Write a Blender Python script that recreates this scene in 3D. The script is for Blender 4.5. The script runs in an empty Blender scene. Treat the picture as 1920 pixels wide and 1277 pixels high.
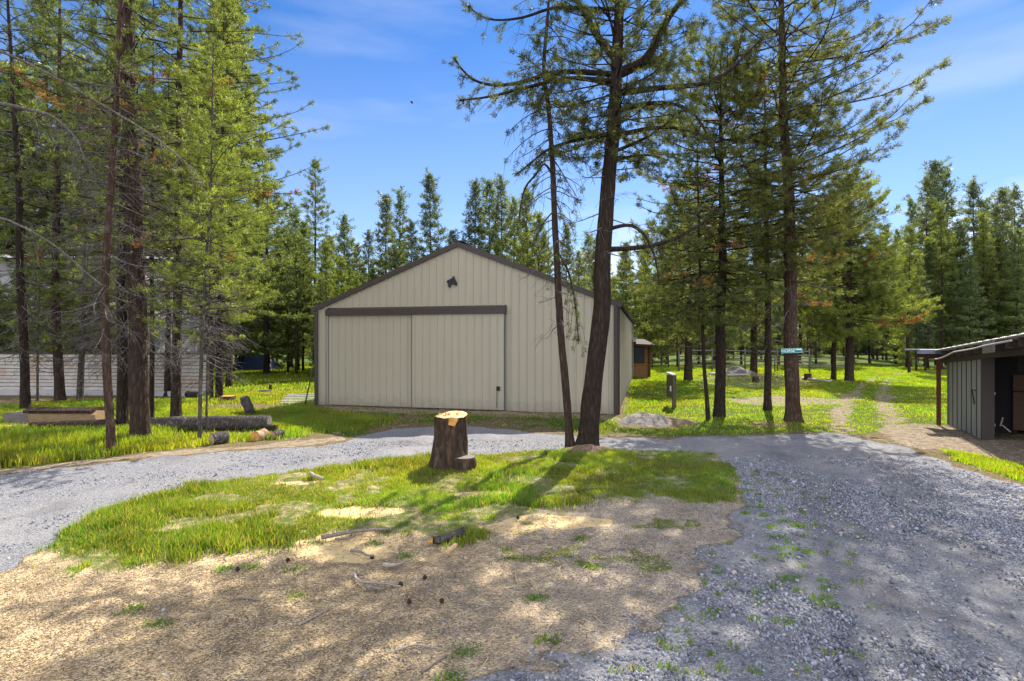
import bpy, math, random
import numpy as np
from mathutils import Vector

random.seed(7)
RNG = np.random.default_rng(11)
F = 1020.0; CAMZ = 2.0; HOR = 640.0
sc = bpy.context.scene
COL = sc.collection
PI = math.pi
SUN_AZ, SUN_EL = math.radians(24), math.radians(45.5)

# ------------------------------------------------------------------ placement
def gp(px, py, z=0.0):
    """ground point seen at a photo pixel"""
    Y = F*(CAMZ-z)/(py-HOR)
    return np.array([(px-960)/F*Y, Y, z])
def pt(px, py, Y):
    return np.array([(px-960)/F*Y, Y, CAMZ+(HOR-py)/F*Y])

# ------------------------------------------------------------------ noise
def _h(ix, iy, s):
    n = (ix*374761393 + iy*668265263 + s*974711) & 0x7fffffff
    n = ((n ^ (n >> 13))*1274126177) & 0x7fffffff
    return ((n ^ (n >> 16)) & 0xffff)/65535.0
def vnoise(x, y, s=0):
    x = np.asarray(x, float); y = np.asarray(y, float)
    ix = np.floor(x).astype(np.int64); iy = np.floor(y).astype(np.int64)
    fx = x-ix; fy = y-iy
    fx = fx*fx*(3-2*fx); fy = fy*fy*(3-2*fy)
    a = _h(ix, iy, s); b = _h(ix+1, iy, s); c = _h(ix, iy+1, s); d = _h(ix+1, iy+1, s)
    return (a*(1-fx)+b*fx)*(1-fy)+(c*(1-fx)+d*fx)*fy
def fbm(x, y, s=0, o=4):
    t = 0; a = .5; n = 0
    for k in range(o):
        t = t+a*vnoise(x*2**k, y*2**k, s+k*17); n += a; a *= .5
    return t/n

# ------------------------------------------------------------------ materials
def new_mat(name):
    m = bpy.data.materials.new(name); m.use_nodes = True
    nt = m.node_tree; nt.nodes.clear()
    out = nt.nodes.new('ShaderNodeOutputMaterial')
    return m, nt, out
class NT:
    def __init__(s, nt): s.nt = nt
    def n(s, t, **kw):
        nd = s.nt.nodes.new(t)
        for k, v in kw.items():
            if k.startswith('i_'):
                key = k[2:]; key = int(key) if key.isdigit() else key
                nd.inputs[key].default_value = v
            else: setattr(nd, k, v)
        return nd
    def l(s, a, b): s.nt.links.new(a, b)
    def noise(s, vec, scale, detail=4, rough=.6):
        nd = s.n('ShaderNodeTexNoise', i_Scale=scale, i_Detail=detail, i_Roughness=rough)
        if vec is not None: s.l(vec, nd.inputs['Vector'])
        return nd.outputs['Fac']
    def ramp(s, fac, stops, interp='LINEAR'):
        nd = s.n('ShaderNodeValToRGB'); cr = nd.color_ramp; cr.interpolation = interp
        while len(cr.elements) < len(stops): cr.elements.new(.5)
        for e, (p, c) in zip(cr.elements, stops):
            e.position = p; e.color = (c[0], c[1], c[2], 1) if len(c) == 3 else c
        s.l(fac, nd.inputs['Fac']); return nd.outputs['Color']
    def mix(s, fac, a, b, mode='MIX'):
        nd = s.n('ShaderNodeMix', data_type='RGBA', blend_type=mode)
        for v, i in ((fac, 0), (a, 6), (b, 7)):
            if isinstance(v, (int, float)): nd.inputs[i].default_value = v
            elif isinstance(v, tuple): nd.inputs[i].default_value = (v[0], v[1], v[2], 1)
            else: s.l(v, nd.inputs[i])
        return nd.outputs[2]
    def math(s, op, a, b=0.0, clamp=False):
        nd = s.n('ShaderNodeMath', operation=op, use_clamp=clamp)
        for v, i in ((a, 0), (b, 1)):
            if isinstance(v, (int, float)): nd.inputs[i].default_value = v
            else: s.l(v, nd.inputs[i])
        return nd.outputs[0]
    def bump(s, h, strength=.5, dist=.02, normal=None):
        nd = s.n('ShaderNodeBump', i_Strength=strength, i_Distance=dist); s.l(h, nd.inputs['Height'])
        if normal is not None: s.l(normal, nd.inputs['Normal'])
        return nd.outputs['Normal']
    def princ(s, out, color, rough=.8, normal=None, metal=0.0, spec=.3):
        nd = s.n('ShaderNodeBsdfPrincipled')
        for v, k in ((color, 'Base Color'), (rough, 'Roughness'), (metal, 'Metallic'), (spec, 'Specular IOR Level')):
            if isinstance(v, tuple): nd.inputs[k].default_value = (v[0], v[1], v[2], 1)
            elif isinstance(v, (int, float)): nd.inputs[k].default_value = v
            else: s.l(v, nd.inputs[k])
        if normal is not None: s.l(normal, nd.inputs['Normal'])
        s.l(nd.outputs[0], out.inputs[0]); return nd
    def coord(s, kind='Object', scale=(1, 1, 1)):
        tc = s.n('ShaderNodeTexCoord'); mp = s.n('ShaderNodeMapping')
        mp.inputs['Scale'].default_value = scale
        s.l(tc.outputs[kind], mp.inputs['Vector']); return mp.outputs[0]

MAT = {}
def bark_mat(key, dark, mid, light, stretch=.22, scale=22, lichen=0.0):
    m, nt, out = new_mat('bark_'+key); g = NT(nt)
    v = g.coord('Object', (1, 1, stretch))
    n1 = g.noise(v, scale, 6, .7); n2 = g.noise(g.coord('Object'), 3.2, 3)
    vo = g.n('ShaderNodeTexVoronoi', feature='DISTANCE_TO_EDGE', i_Scale=scale*.8); g.l(v, vo.inputs['Vector'])
    crack = g.math('MULTIPLY', vo.outputs[0], 3.0, True)
    c = g.ramp(n1, [(.25, dark), (.5, mid), (.75, light)])
    c = g.mix(g.math('MULTIPLY', g.math('SUBTRACT', 1.0, crack), .7), c, dark)
    c = g.mix(g.math('MULTIPLY', n2, .5), c, tuple(x*.55 for x in mid))
    if lichen:
        n3 = g.noise(g.coord('Object'), 9, 5)
        c = g.mix(g.math('MULTIPLY', g.ramp(n3, [(.55, (0, 0, 0)), (.7, (1, 1, 1))]), lichen), c, (.33, .31, .27))
    h = g.math('ADD', g.math('MULTIPLY', crack, .6), n1)
    g.princ(out, c, .95, g.bump(h, .9, .025), spec=.1)
    MAT[key] = m; return m
bark_mat('bark_dark', (.012, .009, .007), (.045, .033, .025), (.10, .075, .055))
bark_mat('bark_brown', (.016, .011, .008), (.066, .045, .033), (.14, .10, .075))
bark_mat('bark_red', (.022, .014, .010), (.092, .057, .041), (.17, .115, .085), lichen=.15)
bark_mat('bark_grey', (.03, .026, .022), (.10, .088, .078), (.21, .19, .17), lichen=.4)
bark_mat('twig_grey', (.07, .06, .055), (.17, .15, .14), (.32, .29, .28))
bark_mat('stump_bark', (.014, .010, .008), (.075, .05, .034), (.22, .13, .08), scale=13, lichen=.12)

def foliage_mat(key, trans=.45, tint=(1.5, 1.45, .6)):
    m, nt, out = new_mat(key); g = NT(nt)
    at = g.n('ShaderNodeAttribute', attribute_name='Col')
    oi = g.n('ShaderNodeObjectInfo')
    c = g.mix(1.0, at.outputs['Color'], g.ramp(oi.outputs['Random'], [(0, (.82, .88, .95)), (1, (1.15, 1.08, .92))]), 'MULTIPLY')
    d = g.n('ShaderNodeBsdfDiffuse'); g.l(c, d.inputs[0])
    t = g.n('ShaderNodeBsdfTranslucent'); g.l(g.mix(1.0, c, tint, 'MULTIPLY'), t.inputs[0])
    mx = g.n('ShaderNodeMixShader'); mx.inputs[0].default_value = trans
    g.l(d.outputs[0], mx.inputs[1]); g.l(t.outputs[0], mx.inputs[2])
    gl = g.n('ShaderNodeBsdfGlossy', i_Roughness=.38)
    mx2 = g.n('ShaderNodeMixShader'); mx2.inputs[0].default_value = .025
    g.l(mx.outputs[0], mx2.inputs[1]); g.l(gl.outputs[0], mx2.inputs[2])
    g.l(mx2.outputs[0], out.inputs[0]); MAT[key] = m; return m
foliage_mat('needles', .45, (1.85, 1.78, .75))
foliage_mat('blades', .55, (2.0, 1.9, .5))

def attr_mat(key, rough=.85, spec=.25):
    m, nt, out = new_mat(key); g = NT(nt)
    at = g.n('ShaderNodeAttribute', attribute_name='Col')
    n = g.noise(g.coord('Object'), 60, 3)
    c = g.mix(1.0, at.outputs['Color'], g.ramp(n, [(.3, (.8, .8, .8)), (.7, (1.15, 1.15, 1.15))]), 'MULTIPLY')
    g.princ(out, c, rough, spec=spec); MAT[key] = m
attr_mat('stones'); attr_mat('chips', .9, .1)

def paint_mat(key, col, rough=.5, metal=0.0, dirt=.25, scale=2.0, dirtcol=None, spec=.3):
    m, nt, out = new_mat(key); g = NT(nt)
    n = g.noise(g.coord('Object', (1, 1, .4)), scale, 6, .65); n2 = g.noise(g.coord('Object'), 40, 2)
    c = g.mix(g.math('MULTIPLY', g.ramp(n, [(.4, (0, 0, 0)), (.75, (1, 1, 1))]), dirt), col, dirtcol or tuple(x*.55 for x in col))
    g.princ(out, c, rough, g.bump(n2, .08, .01), metal, spec); MAT[key] = m
def barn_mat():
    m, nt, out = new_mat('barn_tan'); g = NT(nt)
    v = g.coord('Object'); sx = g.n('ShaderNodeSeparateXYZ'); g.l(v, sx.inputs[0])
    n = g.noise(g.coord('Object', (1, 1, .25)), 2.2, 6, .65); n2 = g.noise(v, 7, 5, .65)
    c = g.mix(g.math('MULTIPLY', g.ramp(n, [(.4, (0, 0, 0)), (.75, (1, 1, 1))]), .16), (.335, .305, .222), (.235, .212, .16))
    st = g.n('ShaderNodeTexNoise', i_Scale=9.0, i_Detail=3.0); g.l(g.coord('Object', (1, 1, .06)), st.inputs['Vector'])
    c = g.mix(g.math('MULTIPLY', g.ramp(st.outputs['Fac'], [(.55, (0, 0, 0)), (.75, (1, 1, 1))]), .22), c, (.235, .222, .19))
    z = g.math('ADD', sx.outputs[2], g.math('MULTIPLY', g.math('SUBTRACT', n2, .5), -.9))
    c = g.mix(g.ramp(z, [(.0, (.55, .55, .55)), (.42, (0, 0, 0))]), c, (.20, .175, .14))
    g.princ(out, c, .42, None, 0, .35); MAT['barn_tan'] = m
barn_mat()
paint_mat('bronze', (.046, .035, .029), .45, dirt=.3)
paint_mat('galv', (.30, .31, .33), .5, .6, dirt=.4, scale=5, dirtcol=(.2, .17, .15))
paint_mat('white_roof', (.62, .64, .68), .45, .2)
paint_mat('bldg_grey', (.33, .33, .33), .8, dirt=.3)
paint_mat('bldg_dark', (.10, .105, .12), .8, dirt=.3)
paint_mat('black_metal', (.012, .012, .014), .45)
paint_mat('sage_paint', (.235, .25, .225), .75, dirt=.35, scale=5)
paint_mat('trim_brown', (.05, .04, .034), .8, dirt=.4)
paint_mat('inside_shade', (.009, .009, .010), .9)  # near-black colour standing in for the shade inside the shed
paint_mat('teal', (.0, .21, .20), .35, dirt=.05)
paint_mat('sign_white', (.80, .86, .86), .4, dirt=.02)
paint_mat('tarp_blue', (.03, .055, .13), .5, dirt=.4)
paint_mat('concrete', (.34, .33, .32), .9, dirt=.35, scale=4)
paint_mat('cable', (.33, .32, .31), .6)
paint_mat('fascia_blue', (.14, .17, .22), .6, dirt=.4, scale=6)
paint_mat('glass_dark', (.02, .026, .035), .12, spec=.6)
paint_mat('bird_black', (.03, .035, .045), .7)

def wood_mat(key, a, b, rough=.85, grain=(2, 18, 18), rust=0.0):
    m, nt, out = new_mat(key); g = NT(nt)
    n = g.noise(g.coord('Object', grain), 2.2, 6, .7); n2 = g.noise(g.coord('Object'), 1.4, 4)
    c = g.ramp(n, [(.3, a), (.7, b)])
    if rust: c = g.mix(g.math('MULTIPLY', g.ramp(n2, [(.5, (0, 0, 0)), (.68, (1, 1, 1))]), rust), c, (.32, .17, .07))
    g.princ(out, c, rough, g.bump(n, .5, .012), spec=.15); MAT[key] = m
wood_mat('wood_fresh', (.36, .20, .07), (.66, .48, .26), grain=(6, 6, 6))
wood_mat('wood_orange', (.32, .14, .03), (.60, .32, .09), grain=(6, 6, 6))
wood_mat('wood_grey', (.075, .066, .058), (.20, .178, .158))
wood_mat('wood_dark', (.025, .02, .017), (.085, .066, .052))
wood_mat('wood_red', (.065, .024, .013), (.15, .055, .028), grain=(14, 14, 2))
wood_mat('plywood', (.055, .032, .02), (.09, .055, .034), grain=(3, 3, 10))
wood_mat('cabin_wood', (.16, .08, .03), (.34, .19, .08), grain=(2, 2, 20))
wood_mat('white_board', (.24, .22, .19), (.52, .49, .44), grain=(1.5, 1.5, 14), rust=.6)
wood_mat('post_wood', (.07, .058, .04), (.145, .12, .085), grain=(14, 14, 2))
wood_mat('plank_tan', (.20, .13, .07), (.42, .30, .18))
wood_mat('pale_plank', (.26, .25, .24), (.48, .47, .45))
wood_mat('stick', (.09, .075, .065), (.25, .215, .185), grain=(20, 20, 20))
wood_mat('stick_pale', (.17, .14, .115), (.36, .31, .25), grain=(20, 20, 20))
wood_mat('cone_brown', (.02, .013, .01), (.07, .045, .03), grain=(40, 40, 40))

# ------------------------------------------------------------------ mesh helpers
def tag(o, label=None, cat=None, group=None, kind=None):
    if label: o['label'] = label
    if cat: o['category'] = cat
    if group: o['group'] = group
    if kind: o['kind'] = kind
    return o
def empty(name, loc, label, cat, group=None, kind=None):
    o = bpy.data.objects.new(name, None); COL.objects.link(o)
    o.location = Vector(loc); o.empty_display_size = .2
    return tag(o, label, cat, group, kind)
def root_loc(o):
    while o.parent: o = o.parent
    return np.array(o.location)
def np_mesh(name, V, F_, mat, col=None, smooth=False):
    """V (n,3); F_ int array (m,k)"""
    me = bpy.data.meshes.new(name)
    V = np.asarray(V, np.float32); F_ = np.asarray(F_, np.int32)
    m, k = F_.shape
    me.vertices.add(len(V)); me.vertices.foreach_set('co', V.ravel())
    me.loops.add(m*k); me.loops.foreach_set('vertex_index', F_.ravel())
    me.polygons.add(m); me.polygons.foreach_set('loop_start', np.arange(0, m*k, k, dtype=np.int32))
    me.polygons.foreach_set('loop_total', np.full(m, k, np.int32))
    if smooth: me.polygons.foreach_set('use_smooth', np.ones(m, bool))
    if col is not None:
        ca = me.color_attributes.new('Col', 'FLOAT_COLOR', 'POINT')
        c4 = np.ones((len(V), 4), np.float32); c4[:, :3] = col
        ca.data.foreach_set('color', c4.ravel())
    me.update(calc_edges=True); me.materials.append(mat)
    return me
def link(name, me, parent=None, loc=(0, 0, 0)):
    o = bpy.data.objects.new(name, me); COL.objects.link(o)
    if parent: o.parent = parent
    else: o.location = Vector(loc)
    return o

class MB:
    def __init__(s): s.V = []; s.Fc = []; s.sm = []
    def add(s, V, Fs, smooth=False):
        b = len(s.V); s.V.extend([tuple(map(float, v)) for v in V])
        s.Fc.extend([tuple(int(i)+b for i in f) for f in Fs]); s.sm.extend([smooth]*len(Fs))
    def box(s, c, size, ux=(1, 0, 0), uy=(0, 1, 0), uz=(0, 0, 1)):
        c = np.array(c, float); ax = [np.array(u, float)*d/2 for u, d in zip((ux, uy, uz), size)]
        V = [c+i*ax[0]+j*ax[1]+k*ax[2] for i in (-1, 1) for j in (-1, 1) for k in (-1, 1)]
        s.add(V, [(0, 1, 3, 2), (4, 6, 7, 5), (0, 4, 5, 1), (2, 3, 7, 6), (0, 2, 6, 4), (1, 5, 7, 3)])
    def beam(s, a, b, w, h, up=(0, 0, 1)):
        a = np.array(a, float); b = np.array(b, float); d = b-a; L = np.linalg.norm(d); d = d/L
        side = np.cross(d, up); side /= np.linalg.norm(side); u = np.cross(side, d)
        s.box((a+b)/2, (L, w, h), d, side, u)
    def prism(s, poly, o, ux, uy, n):
        """poly 2d extruded along n"""
        o = np.array(o, float); ux = np.array(ux, float); uy = np.array(uy, float); n = np.array(n, float)
        k = len(poly)
        V = [o+ux*a+uy*b for a, b in poly]+[o+ux*a+uy*b+n for a, b in poly]
        s.add(V, [tuple(range(k))[::-1], tuple(range(k, 2*k))]+[(i, (i+1) % k, k+(i+1) % k, k+i) for i in range(k)])
    def tube(s, pts, radii, sides=6, smooth=True, cap=True, disp=None):
        V, Q = tube_np(pts, radii, sides, disp)
        s.add(V, Q, smooth)
        if cap:
            b = len(s.V)-len(V); n = len(pts)
            s.Fc.append(tuple(b+i for i in range(sides))[::-1]); s.sm.append(False)
            s.Fc.append(tuple(b+(n-1)*sides+i for i in range(sides))); s.sm.append(False)
    def build(s, name, mat, parent=None, loc=None):
        base = root_loc(parent) if parent else np.array(loc if loc is not None else (0, 0, 0), float)
        me = bpy.data.meshes.new(name)
        me.from_pydata([tuple(np.array(v)-base) for v in s.V], [], s.Fc)
        me.polygons.foreach_set('use_smooth', s.sm)
        me.update(); me.materials.append(MAT[mat] if isinstance(mat, str) else mat)
        return link(name, me, parent, base)

def tube_np(pts, radii, sides=6, disp=None):
    P = np.asarray(pts, float); n = len(P)
    T = np.empty_like(P); T[1:-1] = P[2:]-P[:-2]; T[0] = P[1]-P[0]; T[-1] = P[-1]-P[-2]
    T /= (np.linalg.norm(T, axis=1, keepdims=True)+1e-9)
    m = np.abs((P[-1]-P[0])); ref = np.array([1., 0, 0]) if m[2] > max(m[0], m[1]) else np.array([0, 0, 1.])
    if n > 2 and abs(T @ ref).max() > .97: ref = np.array([.5, .62, .6])
    A = np.cross(T, ref); A /= (np.linalg.norm(A, axis=1, keepdims=True)+1e-9); B = np.cross(A, T)
    th = np.arange(sides)*2*PI/sides
    r = np.asarray(radii, float)[:, None]*np.ones((1, sides))
    if disp is not None: r = r*disp
    V = P[:, None, :]+r[:, :, None]*(np.cos(th)[None, :, None]*A[:, None, :]+np.sin(th)[None, :, None]*B[:, None, :])
    i = np.arange(n-1)[:, None]*sides; j = np.arange(sides)[None, :]; k = (np.arange(sides)+1)[None, :] % sides
    Q = np.stack([i+j, i+k, i+sides+k, i+sides+j], -1).reshape(-1, 4)
    return V.reshape(-1, 3), Q
class TubeSet:
    """many tubes in one mesh of quads"""
    def __init__(s): s.V = []; s.Q = []; s.n = 0
    def tube(s, pts, radii, sides=4, disp=None):
        V, Q = tube_np(pts, radii, sides, disp); s.V.append(V); s.Q.append(Q+s.n); s.n += len(V)
    def build(s, name, mat, parent):
        if not s.V: return None
        V = np.concatenate(s.V)-root_loc(parent)
        return link(name, np_mesh(name, V, np.concatenate(s.Q), MAT[mat], None, True), parent)

# ------------------------------------------------------------------ ground masks
def inpoly(x, y, P):
    r = np.zeros(x.shape, bool); n = len(P)
    for i in range(n):
        x1, y1 = P[i]; x2, y2 = P[(i+1) % n]
        if y1 == y2: continue
        c = ((y1 > y) != (y2 > y)) & (x < (x2-x1)*(y-y1)/(y2-y1)+x1); r ^= c
    return r
def segdist(x, y, P, closed=True):
    d = np.full(x.shape, 1e9); n = len(P)
    for i in range(n if closed else n-1):
        ax, ay = P[i]; bx, by = P[(i+1) % n]
        dx, dy = bx-ax, by-ay; L = dx*dx+dy*dy+1e-12
        t = np.clip(((x-ax)*dx+(y-ay)*dy)/L, 0, 1)
        d = np.minimum(d, (x-ax-t*dx)**2+(y-ay-t*dy)**2)
    return np.sqrt(d)
def sdf(x, y, P):
    d = segdist(x, y, P); return np.where(inpoly(x, y, P), d, -d)
def G(*pts): return [tuple(gp(a, b)[:2]) for a, b in pts]
def sstep(a, b, v):
    t = np.clip((v-a)/(b-a), 0, 1); return t*t*(3-2*t)

P_OUT = G((-1500, 1010), (-300, 915), (0, 888), (200, 868), (400, 850), (560, 838), (640, 828), (690, 813), (740, 804), (800, 800), (900, 801),
          (1000, 812), (1100, 820), (1250, 822), (1400, 818), (1500, 813), (1560, 813), (1620, 822), (1700, 840), (1760, 862), (1850, 890),
          (1920, 912), (2300, 1010), (3000, 1150), (4200, 2000), (4000, 9000), (-3000, 9000), (500, 2200), (-1500, 2200))
P_ISL = G((-1500, 1200), (-300, 1110), (0, 1066), (40, 1037), (90, 1022), (150, 985), (250, 945), (330, 922), (400, 905), (500, 893), (620, 880),
          (720, 868), (800, 862), (900, 858), (1000, 851), (1130, 842), (1280, 845), (1345, 855), (1385, 890), (1393, 930), (1395, 965), (1370, 1010),
          (1330, 1060), (1290, 1110), (1240, 1165), (1180, 1205), (1050, 1235), (930, 1250), (870, 1290), (500, 2200), (300, 9000), (-3000, 9000), (-1500, 2200))
P_IG = G((60, 1052), (100, 1020), (150, 987), (250, 947), (400, 907), (620, 882), (800, 864), (1000, 853), (1130, 844), (1280, 847), (1340, 857), (1382, 890),
         (1388, 925), (1300, 938), (1200, 932), (1100, 940), (1000, 965), (900, 985), (830, 1008), (700, 985), (600, 1012), (500, 1025), (400, 1032), (250, 1052), (150, 1062))
P_IG2 = G((850, 985), (1100, 935), (1385, 920), (1392, 970), (1330, 1060), (1250, 1110), (1050, 1090), (900, 1040))
P_LG = G((-500, 940), (0, 884), (180, 862), (320, 846), (420, 834), (520, 826), (640, 812), (740, 802), (760, 786), (600, 770), (590, 700), (440, 702), (380, 748), (0, 755), (-500, 765))
P_BF = G((590, 764), (1160, 780), (1168, 818), (1000, 810), (900, 800), (760, 799), (640, 822))
P_RG = G((1140, 812), (1160, 785), (1186, 708), (1200, 690), (1230, 683), (1900, 683), (1800, 800), (1730, 800), (1640, 815), (1560, 812), (1500, 812), (1400, 816), (1250, 820))
P_RS = G((1755, 840), (1830, 850), (1920, 870), (2200, 935), (2200, 975), (1920, 908), (1850, 886), (1790, 866))
P_STRIP = G((-400, 915), (0, 888), (200, 868), (400, 850), (560, 838), (660, 824), (640, 817), (560, 826), (450, 837), (330, 846), (200, 858), (0, 878), (-400, 905))
P_APRON = G((1640, 805), (1700, 792), (1775, 797), (1840, 828), (2300, 830), (2300, 925), (1920, 872), (1830, 852), (1760, 843), (1730, 850), (1690, 832))
P_PATH = G((1365, 746), (1480, 742), (1560, 747), (1600, 732), (1625, 738), (1580, 758), (1480, 762), (1370, 758))
P_MND = G((1290, 702), (1470, 700), (1565, 712), (1540, 720), (1460, 730), (1300, 727))
P_BASE = G((595, 762), (1162, 780), (1164, 790), (900, 782), (620, 772))
RUT1 = G((1578, 830), (1576, 790), (1586, 752), (1612, 726), (1640, 709), (1652, 699))
RUT2 = G((1700, 832), (1668, 790), (1656, 748), (1660, 722), (1672, 706), (1690, 698))
SAW = [(650, 1020, .55, .42), (672, 962, .52, .24), (905, 930, .42, .16), (560, 911, .42, .1), (1040, 978, .6, .22), (950, 990, .3, .15)]
BROWN = [(150, 792, 2.2, .5), (460, 762, 1.4, .9), (420, 812, 1.0, .3), (560, 745, 1.0, .5), (130, 845, 1.0, .15), (1210, 797, 1.1, .5), (1440, 797, .6, .5), (1090, 845, .6, .28)]
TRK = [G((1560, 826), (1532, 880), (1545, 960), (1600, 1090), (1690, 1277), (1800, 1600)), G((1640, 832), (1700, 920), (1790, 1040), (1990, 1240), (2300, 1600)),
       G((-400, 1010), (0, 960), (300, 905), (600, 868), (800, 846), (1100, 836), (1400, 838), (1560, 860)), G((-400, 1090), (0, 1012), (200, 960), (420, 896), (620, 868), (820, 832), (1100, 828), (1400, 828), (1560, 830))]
def ell(x, y, L):
    m = np.zeros(x.shape)
    for px, py, rx, ry in L:
        c = gp(px, py); w = .35*(fbm(x*3, y*3, int(px) % 97)-.5)*2
        m = np.maximum(m, sstep(1.15, .75, np.sqrt(((x-c[0])/rx)**2+((y-c[1])/ry)**2)+w))
    return m
def masks(x, y):
    n1 = fbm(x*2.2, y*2.2, 1)-.5; n2 = fbm(x*.7, y*.7, 5)-.5; n3 = fbm(x*6, y*6, 9)-.5
    isl = sdf(x, y, P_ISL)+n1*.28+n3*.12
    edge = sstep(7.5, 5.5, y)*sstep(-1, .5, x)
    isl = isl+edge*(n3*.45-n1*.15)
    gravel = sstep(-.05-.3*edge, .05+.3*edge, np.minimum(sdf(x, y, P_OUT)+n1*.35+n3*.1, -isl))
    inisl = sstep(-.05, .05, isl)
    saw = ell(x, y, SAW); brown = ell(x, y, BROWN)
    ig = sstep(-.26, .40, sdf(x, y, P_IG)+.10+n1*.8+n2*.3+n3*.35)*inisl*(1-.93*saw)
    ig2 = sstep(.0, .3, sdf(x, y, P_IG2)+n2*.3)*sstep(.12, .3, n1+n3*.6)*inisl
    rut = np.maximum(sstep(.34, .06, segdist(x, y, RUT1, False)+n1*.7+n3*.5), sstep(.40, .08, segdist(x, y, RUT2, False)+n1*.7+n3*.5))
    dirt = np.maximum.reduce([rut, sstep(-.1, .15, sdf(x, y, P_APRON)+n1*.4), sstep(-.2, .3, sdf(x, y, P_PATH)+n1*1.2), .9*sstep(-.2, .5, sdf(x, y, P_MND)+n1*2.2),
                              .8*sstep(-.1, .2, sdf(x, y, P_BASE)+n1*.5)])
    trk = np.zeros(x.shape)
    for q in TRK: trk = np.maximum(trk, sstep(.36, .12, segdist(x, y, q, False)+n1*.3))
    strip = sstep(-.05, .15, sdf(x, y, P_STRIP)+n1*.45)
    lg = sstep(-.1, .4, sdf(x, y, P_LG)+n1*.5)*(1-.85*brown)*(1-.85*strip)*(.55+.45*sstep(-.12, .05, n2+n1*.4))
    bf = sstep(-.1, .3, sdf(x, y, P_BF)+n1*.4)*(.35+.65*sstep(-.05, .12, n1+n2))
    rg = sstep(-.1, .3, sdf(x, y, P_RG)+n1*.4)*(1-.85*brown)*(.6+.4*sstep(-.12, .02, n2+n1*.3))
    rs = sstep(-.05, .15, sdf(x, y, P_RS)+n1*.25)
    rest = sstep(19, 24, y)*.9
    gd = (1-gravel)
    og = np.maximum.reduce([lg, bf, rg, rs, rest])*(1-.8*dirt)*gd*(1-inisl)
    dirt = np.maximum(dirt, strip)*gd*(1-rs*.8)
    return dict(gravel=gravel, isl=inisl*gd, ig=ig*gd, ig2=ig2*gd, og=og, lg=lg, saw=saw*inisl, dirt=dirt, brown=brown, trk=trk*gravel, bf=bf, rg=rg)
def hgt(x, y):
    x = np.asarray(x, float); y = np.asarray(y, float)
    near = sstep(60, 30, y)
    return near*((fbm(x*.35, y*.35, 31)-.5)*.10+(fbm(x*1.6, y*1.6, 33)-.5)*.05)+ .05*np.exp(-((x+1)/2.6)**2-((y-8)/1.6)**2)

def build_ground():
    ys = [-30, -15, -8, -4, -2, -.5, .6, 1.4, 2.0, 2.5]; y = 2.8
    while y < 420: ys.append(y); y += max(.04, .0045*y) if y < 16 else (.012*y if y < 60 else .15*y)
    xs = [0.0]; x = 0.0
    while x < 330: x += .045 if x < 4.5 else (.07 if x < 9 else (.16 if x < 20 else .16*x)); xs.append(x)
    xs = np.array(sorted(set([-v for v in xs]+xs))); ys = np.array(ys)
    X, Y = np.meshgrid(xs, ys); x = X.ravel(); y = Y.ravel()
    m = masks(x, y)
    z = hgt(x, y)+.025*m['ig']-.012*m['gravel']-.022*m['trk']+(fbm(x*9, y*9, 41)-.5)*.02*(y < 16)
    V = np.stack([x, y, z], 1)
    nx = len(xs); ny = len(ys)
    i = (np.arange(ny-1)[:, None]*nx+np.arange(nx-1)[None, :]).ravel()
    Q = np.stack([i, i+1, i+nx+1, i+nx], 1)
    fg = m['gravel'][Q].mean(1); fd = m['dirt'][Q].mean(1)
    cy = V[Q].mean(1)[:, 1]; cx = V[Q].mean(1)[:, 0]
    isg = fg > .5
    isd = (~isg) & (fd > .45) & (cx > 3.5) & (cy > 9) & (cy < 40)
    mat = ground_mat()
    for nm, sel in (('ground', ~isg & ~isd), ('gravel_driveway', isg), ('dirt_track', isd)):
        q = Q[sel]; u, inv = np.unique(q.ravel(), return_inverse=True)
        me = np_mesh(nm, V[u], inv.reshape(-1, 4), mat, None, True)
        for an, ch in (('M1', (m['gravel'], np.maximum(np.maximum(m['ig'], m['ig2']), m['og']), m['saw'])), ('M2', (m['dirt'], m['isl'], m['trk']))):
            ca = me.color_attributes.new(an, 'FLOAT_COLOR', 'POINT')
            c = np.ones((len(u), 4), np.float32)
            for k in range(3): c[:, k] = ch[k][u]
            ca.data.foreach_set('color', c.ravel())
        o = link(nm, me); o['kind'] = 'structure'

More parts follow.
